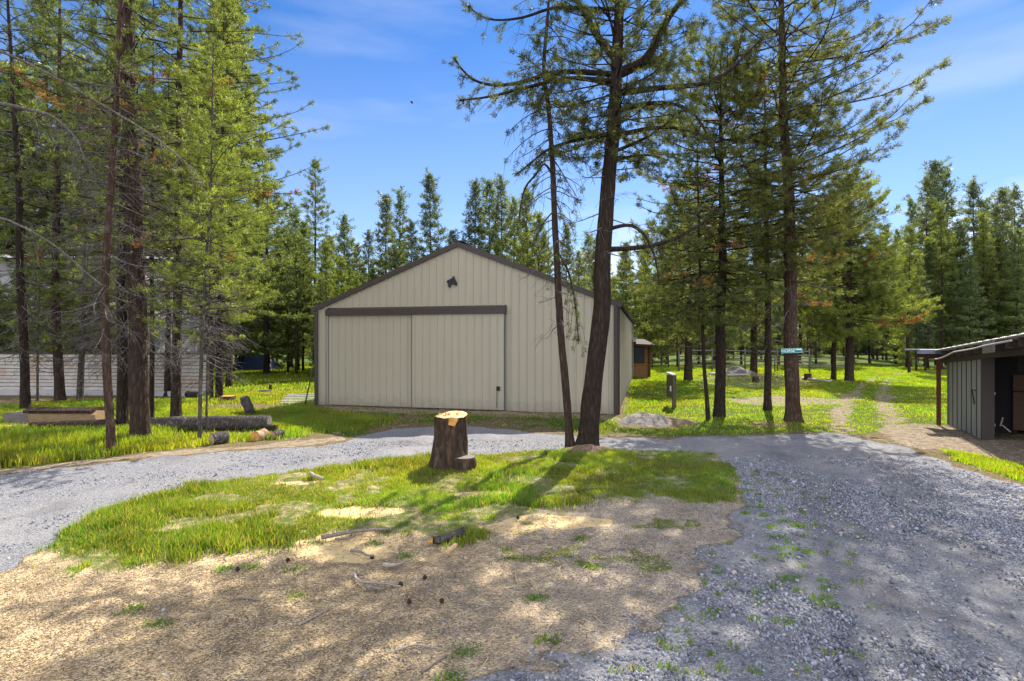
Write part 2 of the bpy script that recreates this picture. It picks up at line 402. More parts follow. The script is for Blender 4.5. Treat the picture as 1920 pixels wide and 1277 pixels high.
def ground_mat():
    m, nt, out = new_mat('ground_surface'); g = NT(nt)
    v = g.coord('Object')
    a1 = g.n('ShaderNodeAttribute', attribute_name='M1'); a2 = g.n('ShaderNodeAttribute', attribute_name='M2')
    s1 = g.n('ShaderNodeSeparateColor'); g.l(a1.outputs['Color'], s1.inputs[0])
    s2 = g.n('ShaderNodeSeparateColor'); g.l(a2.outputs['Color'], s2.inputs[0])
    nb = g.noise(v, 1.1, 5); nf = g.noise(v, 26, 6, .7); nm = g.noise(v, 7, 5, .65)
    # duff / soil
    duff = g.ramp(nf, [(.3, (.035, .024, .015)), (.5, (.13, .09, .055)), (.7, (.30, .22, .14))])
    duff = g.mix(g.ramp(nm, [(.45, (0, 0, 0)), (.7, (.8, .8, .8))]), duff, (.07, .10, .02))
    # wood chips on the island
    vc = g.n('ShaderNodeTexVoronoi', i_Scale=85.0, i_Randomness=1.0); g.l(g.coord('Object', (1, 1.7, 1)), vc.inputs['Vector'])
    chs = g.n('ShaderNodeSeparateColor'); g.l(vc.outputs['Color'], chs.inputs[0])
    chip = g.ramp(chs.outputs[0], [(.0, (.09, .066, .04)), (.3, (.32, .23, .125)), (.6, (.52, .38, .205)), (.9, (.68, .53, .32))])
    chip = g.mix(g.math('MULTIPLY', g.ramp(nm, [(.42, (0, 0, 0)), (.62, (1, 1, 1))]), .65), chip, g.mix(nf, (.07, .055, .042), (.23, .17, .115)))
    chip = g.mix(g.math('MULTIPLY', g.ramp(g.noise(v, 2.3, 6, .65), [(.46, (0, 0, 0)), (.62, (1, 1, 1))]), .6), chip, g.mix(nf, (.06, .045, .032), (.24, .18, .115)))
    sxg = g.n('ShaderNodeSeparateXYZ'); g.l(v, sxg.inputs[0])
    gx = g.ramp(g.math('ADD', g.math('MULTIPLY', sxg.outputs[0], .25), g.math('MULTIPLY', nb, .4)), [(.0, (0, 0, 0)), (.5, (1, 1, 1))])
    chip = g.mix(g.math('MULTIPLY', gx, .6), chip, g.ramp(chs.outputs[1], [(0, (.07, .064, .06)), (.5, (.19, .175, .16)), (1, (.40, .37, .33))]))
    saw = g.mix(nf, (.48, .33, .14), (.74, .56, .29))
    green = g.mix(nf, (.035, .058, .010), (.10, .145, .022))
    dirt = g.mix(g.ramp(nm, [(.35, (0, 0, 0)), (.65, (1, 1, 1))]), g.mix(nf, (.07, .053, .036), (.25, .195, .135)), g.mix(nf, (.16, .125, .085), (.38, .31, .225)))
    # gravel
    vg = g.n('ShaderNodeTexVoronoi', i_Scale=60.0); g.l(v, vg.inputs['Vector'])
    vg2 = g.n('ShaderNodeTexVoronoi', i_Scale=120.0); g.l(v, vg2.inputs['Vector'])
    gs = g.n('ShaderNodeSeparateColor'); g.l(vg.outputs['Color'], gs.inputs[0])
    gs2 = g.n('ShaderNodeSeparateColor'); g.l(vg2.outputs['Color'], gs2.inputs[0])
    gcol = g.ramp(gs.outputs[0], [(0, (.075, .076, .086)), (.4, (.15, .15, .161)), (.75, (.22, .22, .232)), (1, (.33, .33, .33))])
    gcol2 = g.ramp(gs2.outputs[0], [(0, (.095, .095, .10)), (.5, (.20, .20, .205)), (1, (.34, .335, .33))])
    gcol = g.mix(.45, gcol, gcol2)
    gcol = g.mix(g.math('MULTIPLY', g.ramp(vg.outputs['Distance'], [(.38, (0, 0, 0)), (.85, (1, 1, 1))]), .5), gcol, (.08, .082, .095))
    fines = g.noise(g.coord('Object', (1, .35, 1)), .9, 5, .6)
    gcol = g.mix(g.math('MULTIPLY', g.ramp(fines, [(.48, (0, 0, 0)), (.66, (1, 1, 1))]), .55), gcol, g.mix(nf, (.20, .19, .182), (.33, .313, .297)))
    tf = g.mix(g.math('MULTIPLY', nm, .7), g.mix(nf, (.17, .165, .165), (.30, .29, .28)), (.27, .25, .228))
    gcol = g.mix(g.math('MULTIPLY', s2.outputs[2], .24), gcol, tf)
    dark_patch = g.noise(g.coord('Object', (1, .45, 1)), .75, 4)  # random darker gravel patches, stretched lengthwise
    gcol = g.mix(g.math('MULTIPLY', g.ramp(dark_patch, [(.56, (0, 0, 0)), (.68, (1, 1, 1))]), .6), gcol, (.10, .095, .10))
    thr = lambda ch, w=.5: g.ramp(g.math('ADD', ch, g.math('MULTIPLY', g.math('SUBTRACT', nf, .5), w)), [(.38, (0, 0, 0)), (.62, (1, 1, 1))])
    gtuft = g.ramp(nm, [(.4, (.4, .4, .4)), (.6, (.9, .9, .9))])
    c = g.mix(thr(s2.outputs[1], .3), duff, chip)
    c = g.mix(g.math('MULTIPLY', thr(s1.outputs[2], .9), .85), c, saw)
    c = g.mix(thr(s2.outputs[0], .6), c, dirt)
    c = g.mix(g.math('MULTIPLY', thr(s1.outputs[1], .9), g.mix(s2.outputs[1], (.93, .93, .93), gtuft)), c, green)
    c = g.mix(thr(s1.outputs[0], .5), c, gcol)
    h = g.math('ADD', g.math('MULTIPLY', nf, .5), g.math('MULTIPLY', g.math('SUBTRACT', 1.0, vg.outputs['Distance']), .5))
    h = g.math('ADD', h, g.math('MULTIPLY', vc.outputs['Distance'], .3))
    g.princ(out, c, .95, g.bump(h, .8, .022), spec=.04)
    return m
build_ground()

# ------------------------------------------------------------------ scatter
def scatter(fn, x0, x1, y0, y1, n, rng):
    x = rng.uniform(x0, x1, n); y = rng.uniform(y0, y1, n)
    w = fn(x, y); k = rng.uniform(0, 1, n) < w
    return x[k], y[k]
def view_keep(x, y, m=1.12, ymin=2.9):
    return (y > ymin) & (np.abs(x) < (960/F*m)*y+.3)
def blades(name, x, y, h, w, base, label, rng, lean=.35, straw=.08, vary=.3, cat='grass'):
    n = len(x); z = hgt(x, y)-.01
    az = rng.uniform(0, 2*PI, n); le = rng.uniform(.05, 1, n)*lean
    hh = h*rng.uniform(.55, 1.15, n); ww = w*rng.uniform(.7, 1.2, n)
    sa = rng.uniform(0, 2*PI, n)
    dx = np.cos(az)*le*hh; dy = np.sin(az)*le*hh
    sx = np.cos(sa)*ww/2; sy = np.sin(sa)*ww/2
    V = np.empty((n, 5, 3))
    V[:, 0] = np.stack([x-sx, y-sy, z], 1); V[:, 1] = np.stack([x+sx, y+sy, z], 1)
    V[:, 2] = np.stack([x-sx*.75+dx*.35, y-sy*.75+dy*.35, z+hh*.58], 1); V[:, 3] = np.stack([x+sx*.75+dx*.35, y+sy*.75+dy*.35, z+hh*.58], 1)
    V[:, 4] = np.stack([x+dx, y+dy, z+hh], 1)
    b = np.arange(n)[:, None]*5
    T = np.concatenate([b+np.array([0, 1, 3]), b+np.array([0, 3, 2]), b+np.array([2, 3, 4])])
    v = 1+vary*(rng.uniform(-1, 1, n)*.6+(fbm(x*1.3, y*1.3, 77)-.5)*2)
    c = np.array(base)[None, :]*v[:, None]
    c[:, 0] *= 1+.9*(fbm(x*.9, y*.9, 71)-.5); c *= (1+.7*(fbm(x*3.1, y*3.1, 73)-.5))[:, None]
    st = rng.uniform(0, 1, n) < straw
    c[st] = np.array([.30, .24, .11])*rng.uniform(.6, 1.2, (st.sum(), 1))
    col = np.repeat(c, 5, 0)
    o = link(name, np_mesh(name, V.reshape(-1, 3), T, MAT['blades'], col))
    return tag(o, label, cat, None, 'stuff')

GREEN = (.112, .182, .019)
def grass_all():
    r = np.random.default_rng(3)
    x, y = scatter(lambda x, y: masks(x, y)['ig']**1.3*(.06+.94*sstep(.38, .50, fbm(x*2.2, y*2.2, 61)))*(.35+.65*sstep(.4, .55, fbm(x*9, y*9, 62))), -6.3, 4.2, 4.6, 10.6, 820000, r)
    hgtf = .07+.075*sstep(.42, .72, fbm(x*1.1, y*1.1, 63))*sstep(3.2, .5, x)
    blades('grass', x, y, hgtf, .010, GREEN, 'green tufty grass growing on the island around the cut stump', r, .6, .2, .5)
    x, y = scatter(lambda x, y: masks(x, y)['ig2']*.5, -1.5, 3.8, 4.2, 8, 120000, r)
    blades('grass', x, y, .035, .009, (.14, .19, .025), 'sparse short grass sprouting through wood chips beside the gravel', r, .7, .05)
    x, y = scatter(lambda x, y: masks(x, y)['og']*masks(x, y)['lg'], -15, -2.5, 8, 21, 230000, r); k = view_keep(x, y); x, y = x[k], y[k]
    tall = sstep(-6, -8.5, x)*sstep(12.8, 11.2, y)
    blades('grass', x, y, (.09+.13*tall+.05*fbm(x, y, 65)), .014+.0006*y, (.155, .215, .022), 'bright green grass under the left pines above the gravel road', r, .45, .07)
    x, y = scatter(lambda x, y: masks(x, y)['og']*masks(x, y)['bf'], -6.5, 3.2, 10.8, 17.5, 60000, r)
    blades('grass', x, y, .07, .018, (.11, .165, .02), 'short grass on the strip in front of the tan barn', r, .5, .12)
    x, y = scatter(lambda x, y: masks(x, y)['og']*sstep(60, 14, y)**.5, 2.5, 30, 10.5, 45, 330000, r); k = view_keep(x, y); x, y = x[k], y[k]
    blades('grass', x, y, (.035+.0014*y)*(.6+.9*fbm(x*.8, y*.8, 67)), .008+.0011*y, (.155, .22, .02), 'sunlit lawn grass right of the barn and along the track', r, .5, .05)
    x, y = scatter(lambda x, y: masks(x, y)['og'], 6.5, 12, 7.2, 10.6, 60000, r); k = view_keep(x, y); x, y = x[k], y[k]
    blades('grass', x, y, .08, .013, (.165, .225, .02), 'sunlit grass strip between the gravel and the open shed', r, .5, .05)
    x, y = scatter(lambda x, y: masks(x, y)['og'], -30, 1, 18, 45, 90000, r); k = view_keep(x, y) & ~((x > -6.3) & (x < 4)); x, y = x[k], y[k]
    blades('grass', x, y, .12, .012+.0012*y, (.16, .22, .022), 'sunlit grass behind the left pines by the wire fence', r, .5, .05)
    # weed sprouts
    def weed(name, pts, rad, label, rr):
        xs, ys = [], []
        for (cx, cy), k in pts:
            t = rr.normal(0, rad, (k, 2)); xs.append(cx+t[:, 0]); ys.append(cy+t[:, 1]*.8)
        xs = np.concatenate(xs); ys = np.concatenate(ys)
        blades(name, xs, ys, .04, .011, (.095, .19, .022), label, rr, 1.3, .02, cat='weeds')
    pts = [(tuple(gp(a, b)[:2]), 90) for a, b in ((250, 1140), (295, 1168), (555, 1068), (140, 1062), (420, 1065), (560, 1115), (960, 1048), (1005, 1120), (1110, 1062), (1090, 1010),
            (470, 1062), (700, 1016), (760, 1040), (590, 1015), (950, 1030), (840, 1272), (870, 1222), (1030, 1200))]
    weed('weeds', pts, .05, 'small green weeds dotted over the wood chips', r)
    xx, yy = scatter(lambda x, y: masks(x, y)['gravel']*sstep(.9, .1, np.abs(sdf(x, y, P_ISL)+.5)), -.5, 4, 3.3, 8.5, 620, r)
    weed('weeds', [((a, b), 14) for a, b in zip(xx, yy)], .03, 'tiny bright weeds along the gravel edge of the island', r)
grass_all()

def ico():
    t = (1+5**.5)/2
    V = np.array([(-1, t, 0), (1, t, 0), (-1, -t, 0), (1, -t, 0), (0, -1, t), (0, 1, t), (0, -1, -t), (0, 1, -t), (t, 0, -1), (t, 0, 1), (-t, 0, -1), (-t, 0, 1)])/1.9
    Fs = np.array([(0, 11, 5), (0, 5, 1), (0, 1, 7), (0, 7, 10), (0, 10, 11), (1, 5, 9), (5, 11, 4), (11, 10, 2), (10, 7, 6), (7, 1, 8), (3, 9, 4), (3, 4, 2), (3, 2, 6), (3, 6, 8), (3, 8, 9), (4, 9, 5), (2, 4, 11), (6, 2, 10), (8, 6, 7), (9, 8, 1)])
    return V, Fs
def rand_rot(n, rng):
    q = rng.normal(size=(n, 4)); q /= np.linalg.norm(q, axis=1, keepdims=True)
    w, x, y, z = q.T
    return np.stack([np.stack([1-2*(y*y+z*z), 2*(x*y-z*w), 2*(x*z+y*w)], 1), np.stack([2*(x*y+z*w), 1-2*(x*x+z*z), 2*(y*z-x*w)], 1), np.stack([2*(x*z-y*w), 2*(y*z+x*w), 1-2*(x*x+y*y)], 1)], 1)
def stones(name, x, y, size, label, rng):
    n = len(x); V0, F0 = ico()
    s = size*rng.lognormal(0, .35, n)
    sc3 = np.stack([s*rng.uniform(.8, 1.3, n), s*rng.uniform(.6, 1, n), s*rng.uniform(.4, .7, n)], 1)/2
    V = V0[None]*(1+rng.uniform(-.22, .22, (n, 12, 1)))*sc3[:, None, :]
    R = rand_rot(n, rng); V = np.einsum('nij,nkj->nki', R, V)
    V += np.stack([x, y, hgt(x, y)-.012+s*.12], 1)[:, None, :]
    T = (np.arange(n)[:, None, None]*12+F0[None]).reshape(-1, 3)
    g = rng.uniform(0, 1, n)**1.4
    c = np.array([.09, .095, .115])[None]*(1-g[:, None])+np.array([.32, .332, .375])[None]*g[:, None]
    warm = rng.uniform(0, 1, n) < .05; c[warm] = np.array([.36, .31, .25])
    o = link(name, np_mesh(name, V.reshape(-1, 3), T, MAT['stones'], np.repeat(c, 12, 0)))
    return tag(o, label, 'gravel', None, 'stuff')
def chips(name, x, y, label, rng, big=1.0, cat='wood chips'):
    n = len(x); L = rng.uniform(.008, .026, n)*big; W = rng.uniform(.003, .008, n); H = rng.uniform(.002, .005, n)
    V = np.zeros((n, 6, 3)); 
    tmpl = np.array([(-.5, -.5, 0), (-.4, .5, 0), (.5, -.35, 0), (.45, .45, 0), (-.42, 0, 1), (.44, .05, 1)])
    V = tmpl[None]*np.stack([L, W, H], 1)[:, None, :]
    a = rng.uniform(0, 2*PI, n); ca, sa = np.cos(a), np.sin(a); ti = rng.normal(0, .22, n)
    X = V[:, :, 0]*ca[:, None]-V[:, :, 1]*sa[:, None]; Yy = V[:, :, 0]*sa[:, None]+V[:, :, 1]*ca[:, None]; Z = V[:, :, 2]+V[:, :, 0]*ti[:, None]
    V = np.stack([X+x[:, None], Yy+y[:, None], Z+(hgt(x, y)+.004)[:, None]], 2)
    F0 = np.array([(0, 2, 5), (0, 5, 4), (1, 4, 5), (1, 5, 3), (0, 4, 1), (2, 3, 5), (0, 1, 3), (0, 3, 2)])
    T = (np.arange(n)[:, None, None]*6+F0[None]).reshape(-1, 3)
    g = rng.uniform(0, 1, n)
    c = np.array([.12, .09, .055])[None]*(1-g[:, None])+np.array([.58, .45, .26])[None]*g[:, None]
    gr = rng.uniform(0, 1, n) < .10+.55*sstep(-1.6, .8, x+.8*(fbm(x*.8, y*.8, 97)-.5)); c[gr] = np.array([.30, .275, .255])*rng.uniform(.4, 1.4, (gr.sum(), 1))
    o = link(name, np_mesh(name, V.reshape(-1, 3), T, MAT['chips'], np.repeat(c, 6, 0)))
    return tag(o, label, cat, None, 'stuff')
def litter_all():
    r = np.random.default_rng(5)
    x, y = scatter(lambda x, y: masks(x, y)['gravel']*(1-.6*masks(x, y)['trk'])*sstep(11, 5, y)*(.12+.88*sstep(.46, .6, fbm(x*.8+y*.35, y*.22, 90))), .0, 9, 3.0, 9.5, 170000, r); k = view_keep(x, y); x, y = x[k], y[k]
    stones('gravel', x, y, .019, 'loose blue-grey gravel stones on the driveway at the right', r)
    x, y = scatter(lambda x, y: masks(x, y)['gravel']*(1-.6*masks(x, y)['trk'])*(.1+.6*sstep(.45, .6, fbm(x*.7, y*1.4, 95))), -9, 1, 5.0, 11, 40000, r); k = view_keep(x, y); x, y = x[k], y[k]
    stones('gravel', x, y, .017, 'loose grey gravel stones on the sunlit road at the left', r)
    x, y = scatter(lambda x, y: masks(x, y)['isl']*(1-masks(x, y)['ig'])*np.maximum((.12+.88*sstep(.5, .65, fbm(x*1.5, y*1.5, 92)))*sstep(7, 4, y)*.6, sstep(.9, .1, sdf(x, y, P_ISL))*sstep(0, 1, x)), -5, 3.4, 3.0, 7.5, 16000, r); k = view_keep(x, y); x, y = x[k], y[k]
    stones('gravel', x, y, .018, 'dark gravel stones scattered over the wood chips', r)
    x, y = scatter(lambda x, y: masks(x, y)['isl']*(1-.8*masks(x, y)['ig'])*(1-.6*masks(x, y)['saw'])*(.25+.75*sstep(.62, .42, fbm(x*1.4, y*1.4, 99))), -7, 3.6, 3.0, 8.5, 150000, r); k = view_keep(x, y); x, y = x[k], y[k]
    chips('wood_chip_litter', x, y, 'tan wood chips and bark bits covering the bare foreground ground', r)
    x, y = scatter(lambda x, y: masks(x, y)['dirt']*sstep(20, 10, y), 4, 16, 7.5, 20, 30000, r); k = view_keep(x, y); x, y = x[k], y[k]
    chips('wood_chip_litter', x, y, 'bark and wood litter on the dirt apron before the open shed', r, 1.6)
    x, y = scatter(lambda x, y: masks(x, y)['isl']*(.3+.7*sstep(.45, .6, fbm(x*.9, y*.9, 98))), -7, 3.8, 3.0, 9, 4200, r); k = view_keep(x, y); x, y = x[k], y[k]
    chips('twig_litter', x, y, 'thin broken twigs and needles strewn over the island ground', r, 5.0, 'twigs')
    x, y = scatter(lambda x, y: (1-masks(x, y)['gravel'])*(1-masks(x, y)['isl'])*(.35+.65*masks(x, y)['dirt']), -14, 16, 7.5, 22, 16000, r); k = view_keep(x, y); x, y = x[k], y[k]
    chips('twig_litter', x, y, 'thin broken twigs strewn in the grass under the pines', r, 8.0, 'twigs')
litter_all()

# ------------------------------------------------------------------ trees
def tuft_mesh(P, A, S, C, n, ln, w, rng):
    """needle brushes: N tufts of n slender needles"""
    N = len(P)
    A = A/(np.linalg.norm(A, axis=1, keepdims=True)+1e-9)
    rd = rng.normal(size=(N, n, 3)); rd -= (rd*A[:, None, :]).sum(2, keepdims=True)*A[:, None, :]
    rd /= (np.linalg.norm(rd, axis=2, keepdims=True)+1e-9)
    al = rng.uniform(.05, .9, (N, n, 1)); D = A[:, None, :]*al+rd*rng.uniform(.5, 1, (N, n, 1)); D /= np.linalg.norm(D, axis=2, keepdims=True)
    L = ln*S[:, None, None]*rng.uniform(.6, 1.15, (N, n, 1))
    B = P[:, None, :]-A[:, None, :]*(rng.uniform(0, 1.3, (N, n, 1))*ln*S[:, None, None])
    Wd = np.cross(D, rng.normal(size=(N, n, 3))); Wd /= (np.linalg.norm(Wd, axis=2, keepdims=True)+1e-9); Wd *= w*.5*S[:, None, None]
    V = np.empty((N, n, 4, 3))
    V[:, :, 0] = B; V[:, :, 1] = B+D*L*.5+Wd; V[:, :, 2] = B+D*L; V[:, :, 3] = B+D*L*.5-Wd
    Q = np.arange(N*n)[:, None]*4+np.arange(4)[None]
    c = np.repeat(C*1.0, n, 0)*rng.uniform(.8, 1.2, (N*n, 1)); c = np.repeat(c, 4, 0)
    return V.reshape(-1, 3), Q, c

class Tree:
    def __init__(s, pts, r0, H, seed, taper=.85, sides=16, flare=.3):
        """pts: trunk points (world, bottom first); the last leg is continued up to height H"""
        s.rng = np.random.default_rng(seed); s.seed = seed
        P = np.array(pts, float); b = P[0].copy()
        if P[-1][2]-b[2] < H:
            d = P[-1]-P[-2]; d = d/d[2]; d[:2] *= .5
            P = np.vstack([P, P[-1]+d*(H-(P[-1][2]-b[2]))])
        r0 = r0*.82; s.fill = .25; s.base = b; s.H = H; s.r0 = r0; s.taper = taper
        hs = P[:, 2]-b[2]
        h = np.concatenate([np.array([-.08, 0, .05, .12, .2, .32]), np.arange(.5, min(H, 9), .22), np.arange(min(H, 9), H, .8), [H]])
        h = h[(h <= H)]
        X = np.stack([np.interp(h, hs, P[:, 0]), np.interp(h, hs, P[:, 1]), b[2]+h], 1)
        for _ in range(2): X[2:-1, :2] = (X[1:-2, :2]+2*X[2:-1, :2]+X[3:, :2])/4
        wob = r0*.35
        X[:, 0] += wob*(vnoise(h*.8, h*0, seed)-.5)*np.clip(h/2, 0, 1); X[:, 1] += wob*(vnoise(h*.8, h*0, seed+3)-.5)*np.clip(h/2, 0, 1)
        s.h = h; s.X = X; s.flare = flare; s.sides = sides
        s.wood = TubeSet(); s.dead = TubeSet(); s.P = []; s.A = []; s.S = []; s.C = []; s.limbs = []
    def rad(s, h):
        h = np.asarray(h, float)
        return np.maximum(s.r0*np.clip(1-h/s.H, 0, 1)**s.taper, .012)*(1+s.flare*np.exp(-np.maximum(h, 0)/.16))
    def at(s, h): return np.array([np.interp(h, s.h, s.X[:, k]) for k in range(3)])
    def tuft(s, p, a, size, c): s.P.append(p); s.A.append(a); s.S.append(size); s.C.append(np.asarray(c)*s.rng.uniform(.55, 1.4))
    def branch(s, path, r, col, sp=.28, sublen=.6, t0=.25, tsp=.16, leafy=1.0, dead=False, sides=4, tsize=1.0, hang=0.0, tube=True, rust=0.0, subn=3):
        rg = s.rng; path = np.asarray(path, float); n = len(path)
        seg = np.linalg.norm(np.diff(path, axis=0), axis=1); L = seg.sum(); cum = np.concatenate([[0], np.cumsum(seg)])/L
        W = s.dead if dead else s.wood
        if tube: W.tube(path, r*(1-.85*cum)+.003, sides)
        isr = rg.uniform() < rust*.7
        t = t0+rg.uniform(0, .5)*sp/L; side = 1 if rg.uniform() < .5 else -1
        while t < 1.0:
            p = np.array([np.interp(t, cum, path[:, k]) for k in range(3)])
            q = np.array([np.interp(min(t+.08, 1), cum, path[:, k]) for k in range(3)]); q0 = np.array([np.interp(max(t-.08, 0), cum, path[:, k]) for k in range(3)])
            T = q-q0; T /= np.linalg.norm(T)+1e-9
            N = np.cross(T, (0, 0, 1.)); N /= np.linalg.norm(N)+1e-9
            a = rg.uniform(.6, 1.15)
            d = T*math.cos(a)+N*side*math.sin(a)+np.array([0, 0, rg.uniform(-.25, .35)-hang]); d /= np.linalg.norm(d)
            l = sublen*(1.2-t)*rg.uniform(.5, 1.15)+.10
            k = subn+1; u = np.linspace(0, 1, k)[:, None]
            S = p+d*l*u+np.array([0, 0, 1.])*(l*(-.18-hang)*u*u+l*(.28 if not dead else -.25)*u**3)+rg.normal(0, .03*l, (k, 3))*u
            W.tube(S, np.linspace(max(.004, r*.28), .0025, k), 3)
            if not dead:
                q3 = p*1.25; cl = s.fill+(1-s.fill)*float(sstep(.40, .50, fbm(q3[0]+.8*q3[2], q3[1]+.6*q3[2]+7, s.seed)))
                m = max(1, int(l/tsp)); cc = col*(1+.35*(rg.uniform()-.5))
                if isr: cc = np.array([.19, .085, .036])*rg.uniform(.6, 1.3)
                for i in range(m+1):
                    tt = 1-i*.75/(m+.001)
                    if tt < .2 or rg.uniform() > leafy*cl: continue
                    pp = np.array([np.interp(tt, u[:, 0], S[:, j]) for j in range(3)])
                    s.tuft(pp, d*.7+np.array([0, 0, .35-hang])+rg.normal(0, .2, 3), tsize*rg.uniform(.75, 1.2), cc*rg.uniform(.85, 1.15))
            else:
                for i in range(2):
                    tt = rg.uniform(.3, .9); pp = p+d*l*tt; dd = d+rg.normal(0, .7, 3)+np.array([0, 0, -.3]); 
                    W.tube(np.array([pp, pp+dd*l*.22, pp+dd*l*.4+np.array([0, 0, -.06*l])]), [.0035, .003, .002], 3)
            t += sp/L*rg.uniform(.7, 1.3); side = -side
        if not dead and leafy > .2:
            for _ in range(2): s.tuft(path[-1]+rg.normal(0, .02, 3), path[-1]-path[-2]+np.array([0, 0, .1]), tsize*1.1, col)
    def auto(s, h0, h1, n, prof, col, el=(-.15, .6), droop=.2, up=.28, dead=False, bias=None, rr=.011, **kw):
        rg = s.rng; az0 = rg.uniform(0, 6)
        for i in range(n):
            u = (i+rg.uniform())/n; h = h0+(h1-h0)*u
            az = az0+i*2.39996+rg.uniform(-.4, .4)
            L = np.interp(h, prof[0], prof[1])*rg.uniform(.42, 1.18)
            if bias is not None: L *= bias(az)
            if L < .12: continue
            e = el[0]+(el[1]-el[0])*u+rg.normal(0, .2)
            d = np.array([math.cos(az)*math.cos(e), math.sin(az)*math.cos(e), math.sin(e)])
            t = np.linspace(0, 1, 6)[:, None]; side = np.array([-math.sin(az), math.cos(az), 0])
            p = s.at(h)+d*L*t+np.array([0, 0, 1.])*L*(-droop*t**2+up*t**3)+side*L*.10*np.sin(t*rg.uniform(2, 5)+rg.uniform(0, 6))*t
            s.branch(p, min(rr*(.6+.5*L), s.rad(h)*.6), col*(.85+.35*fbm(h*.9, az, s.seed+5)), dead=dead, **kw)
    def limb(s, px, Y, r, col, slope=0.0, **kw):
        """a big limb traced from the trunk outward; slope pushes it back or forward"""
        P = np.array([pt(a, b, Y) for a, b in px]); P[0] = s.at(P[0][2]-s.base[2])
        d = np.concatenate([[0], np.cumsum(np.linalg.norm(np.diff(P, axis=0), axis=1))])
        P[:, 1] += slope*d; k = (P[:, 1]/Y)[:, None]
        P[:, [0]] *= k; P[:, [2]] = CAMZ+(P[:, [2]]-CAMZ)*k
        tt = np.linspace(0, 1, len(P)*3); dd = d/d[-1]
        Q = np.stack([np.interp(tt, dd, P[:, j]) for j in range(3)], 1)
        for _ in range(2): Q[1:-1] = (Q[:-2]+2*Q[1:-1]+Q[2:])/4
        s.limbs.append((Q, r*(1-.8*tt)+.006))
        s.branch(Q, r*.5, col, tube=False, **kw)
    def finish(s, name, label, bark, group=None, needles=(22, .10, .013), leaf='needles', cat='tree', topless=False):
        root = empty(name, s.base, label, cat, group)
        rg = s.rng
        th = np.arange(s.sides)
        disp = 1+.10*(np.array([[vnoise(j*.9, hh*2.2, s.seed+9) for j in th] for hh in s.h])-.5)*2+.05*(np.array([[vnoise(j*2.3, hh*9, s.seed+19) for j in th] for hh in s.h])-.5)*2
        tr = TubeSet(); tr.tube(s.X, s.rad(s.h), s.sides, disp); tr.build('trunk', bark, root)
        for Q, r in s.limbs:
            t = TubeSet(); t.tube(Q, r, 8); t.build('limb', bark, root)
        s.wood.build('branchwork', bark if bark != 'bark_red' else 'bark_brown', root)
        s.dead.build('dead_twigs', 'twig_grey', root)
        if s.P:
            V, Q, c = tuft_mesh(np.array(s.P), np.array(s.A), np.array(s.S), np.array(s.C), *needles, rg)
            link('crown', np_mesh('crown', V-s.base, Q, MAT[leaf], c), root)
        return root
def px_trunk(pts, Y): return [np.array([(pts[0][0]-960)/F*Y, Y, 0.0])]+[pt(a, b, Y) for a, b in pts[1:]]
def baseY(py): return F*CAMZ/(py-HOR)

DK = np.array([.064, .080, .030]); MD = np.array([.094, .120, .036]); LT_SUN = np.array([.145, .182, .040]); BL_HAZE = np.array([.094, .116, .066])  # third needle colour has sunlight painted in, the last has distance haze

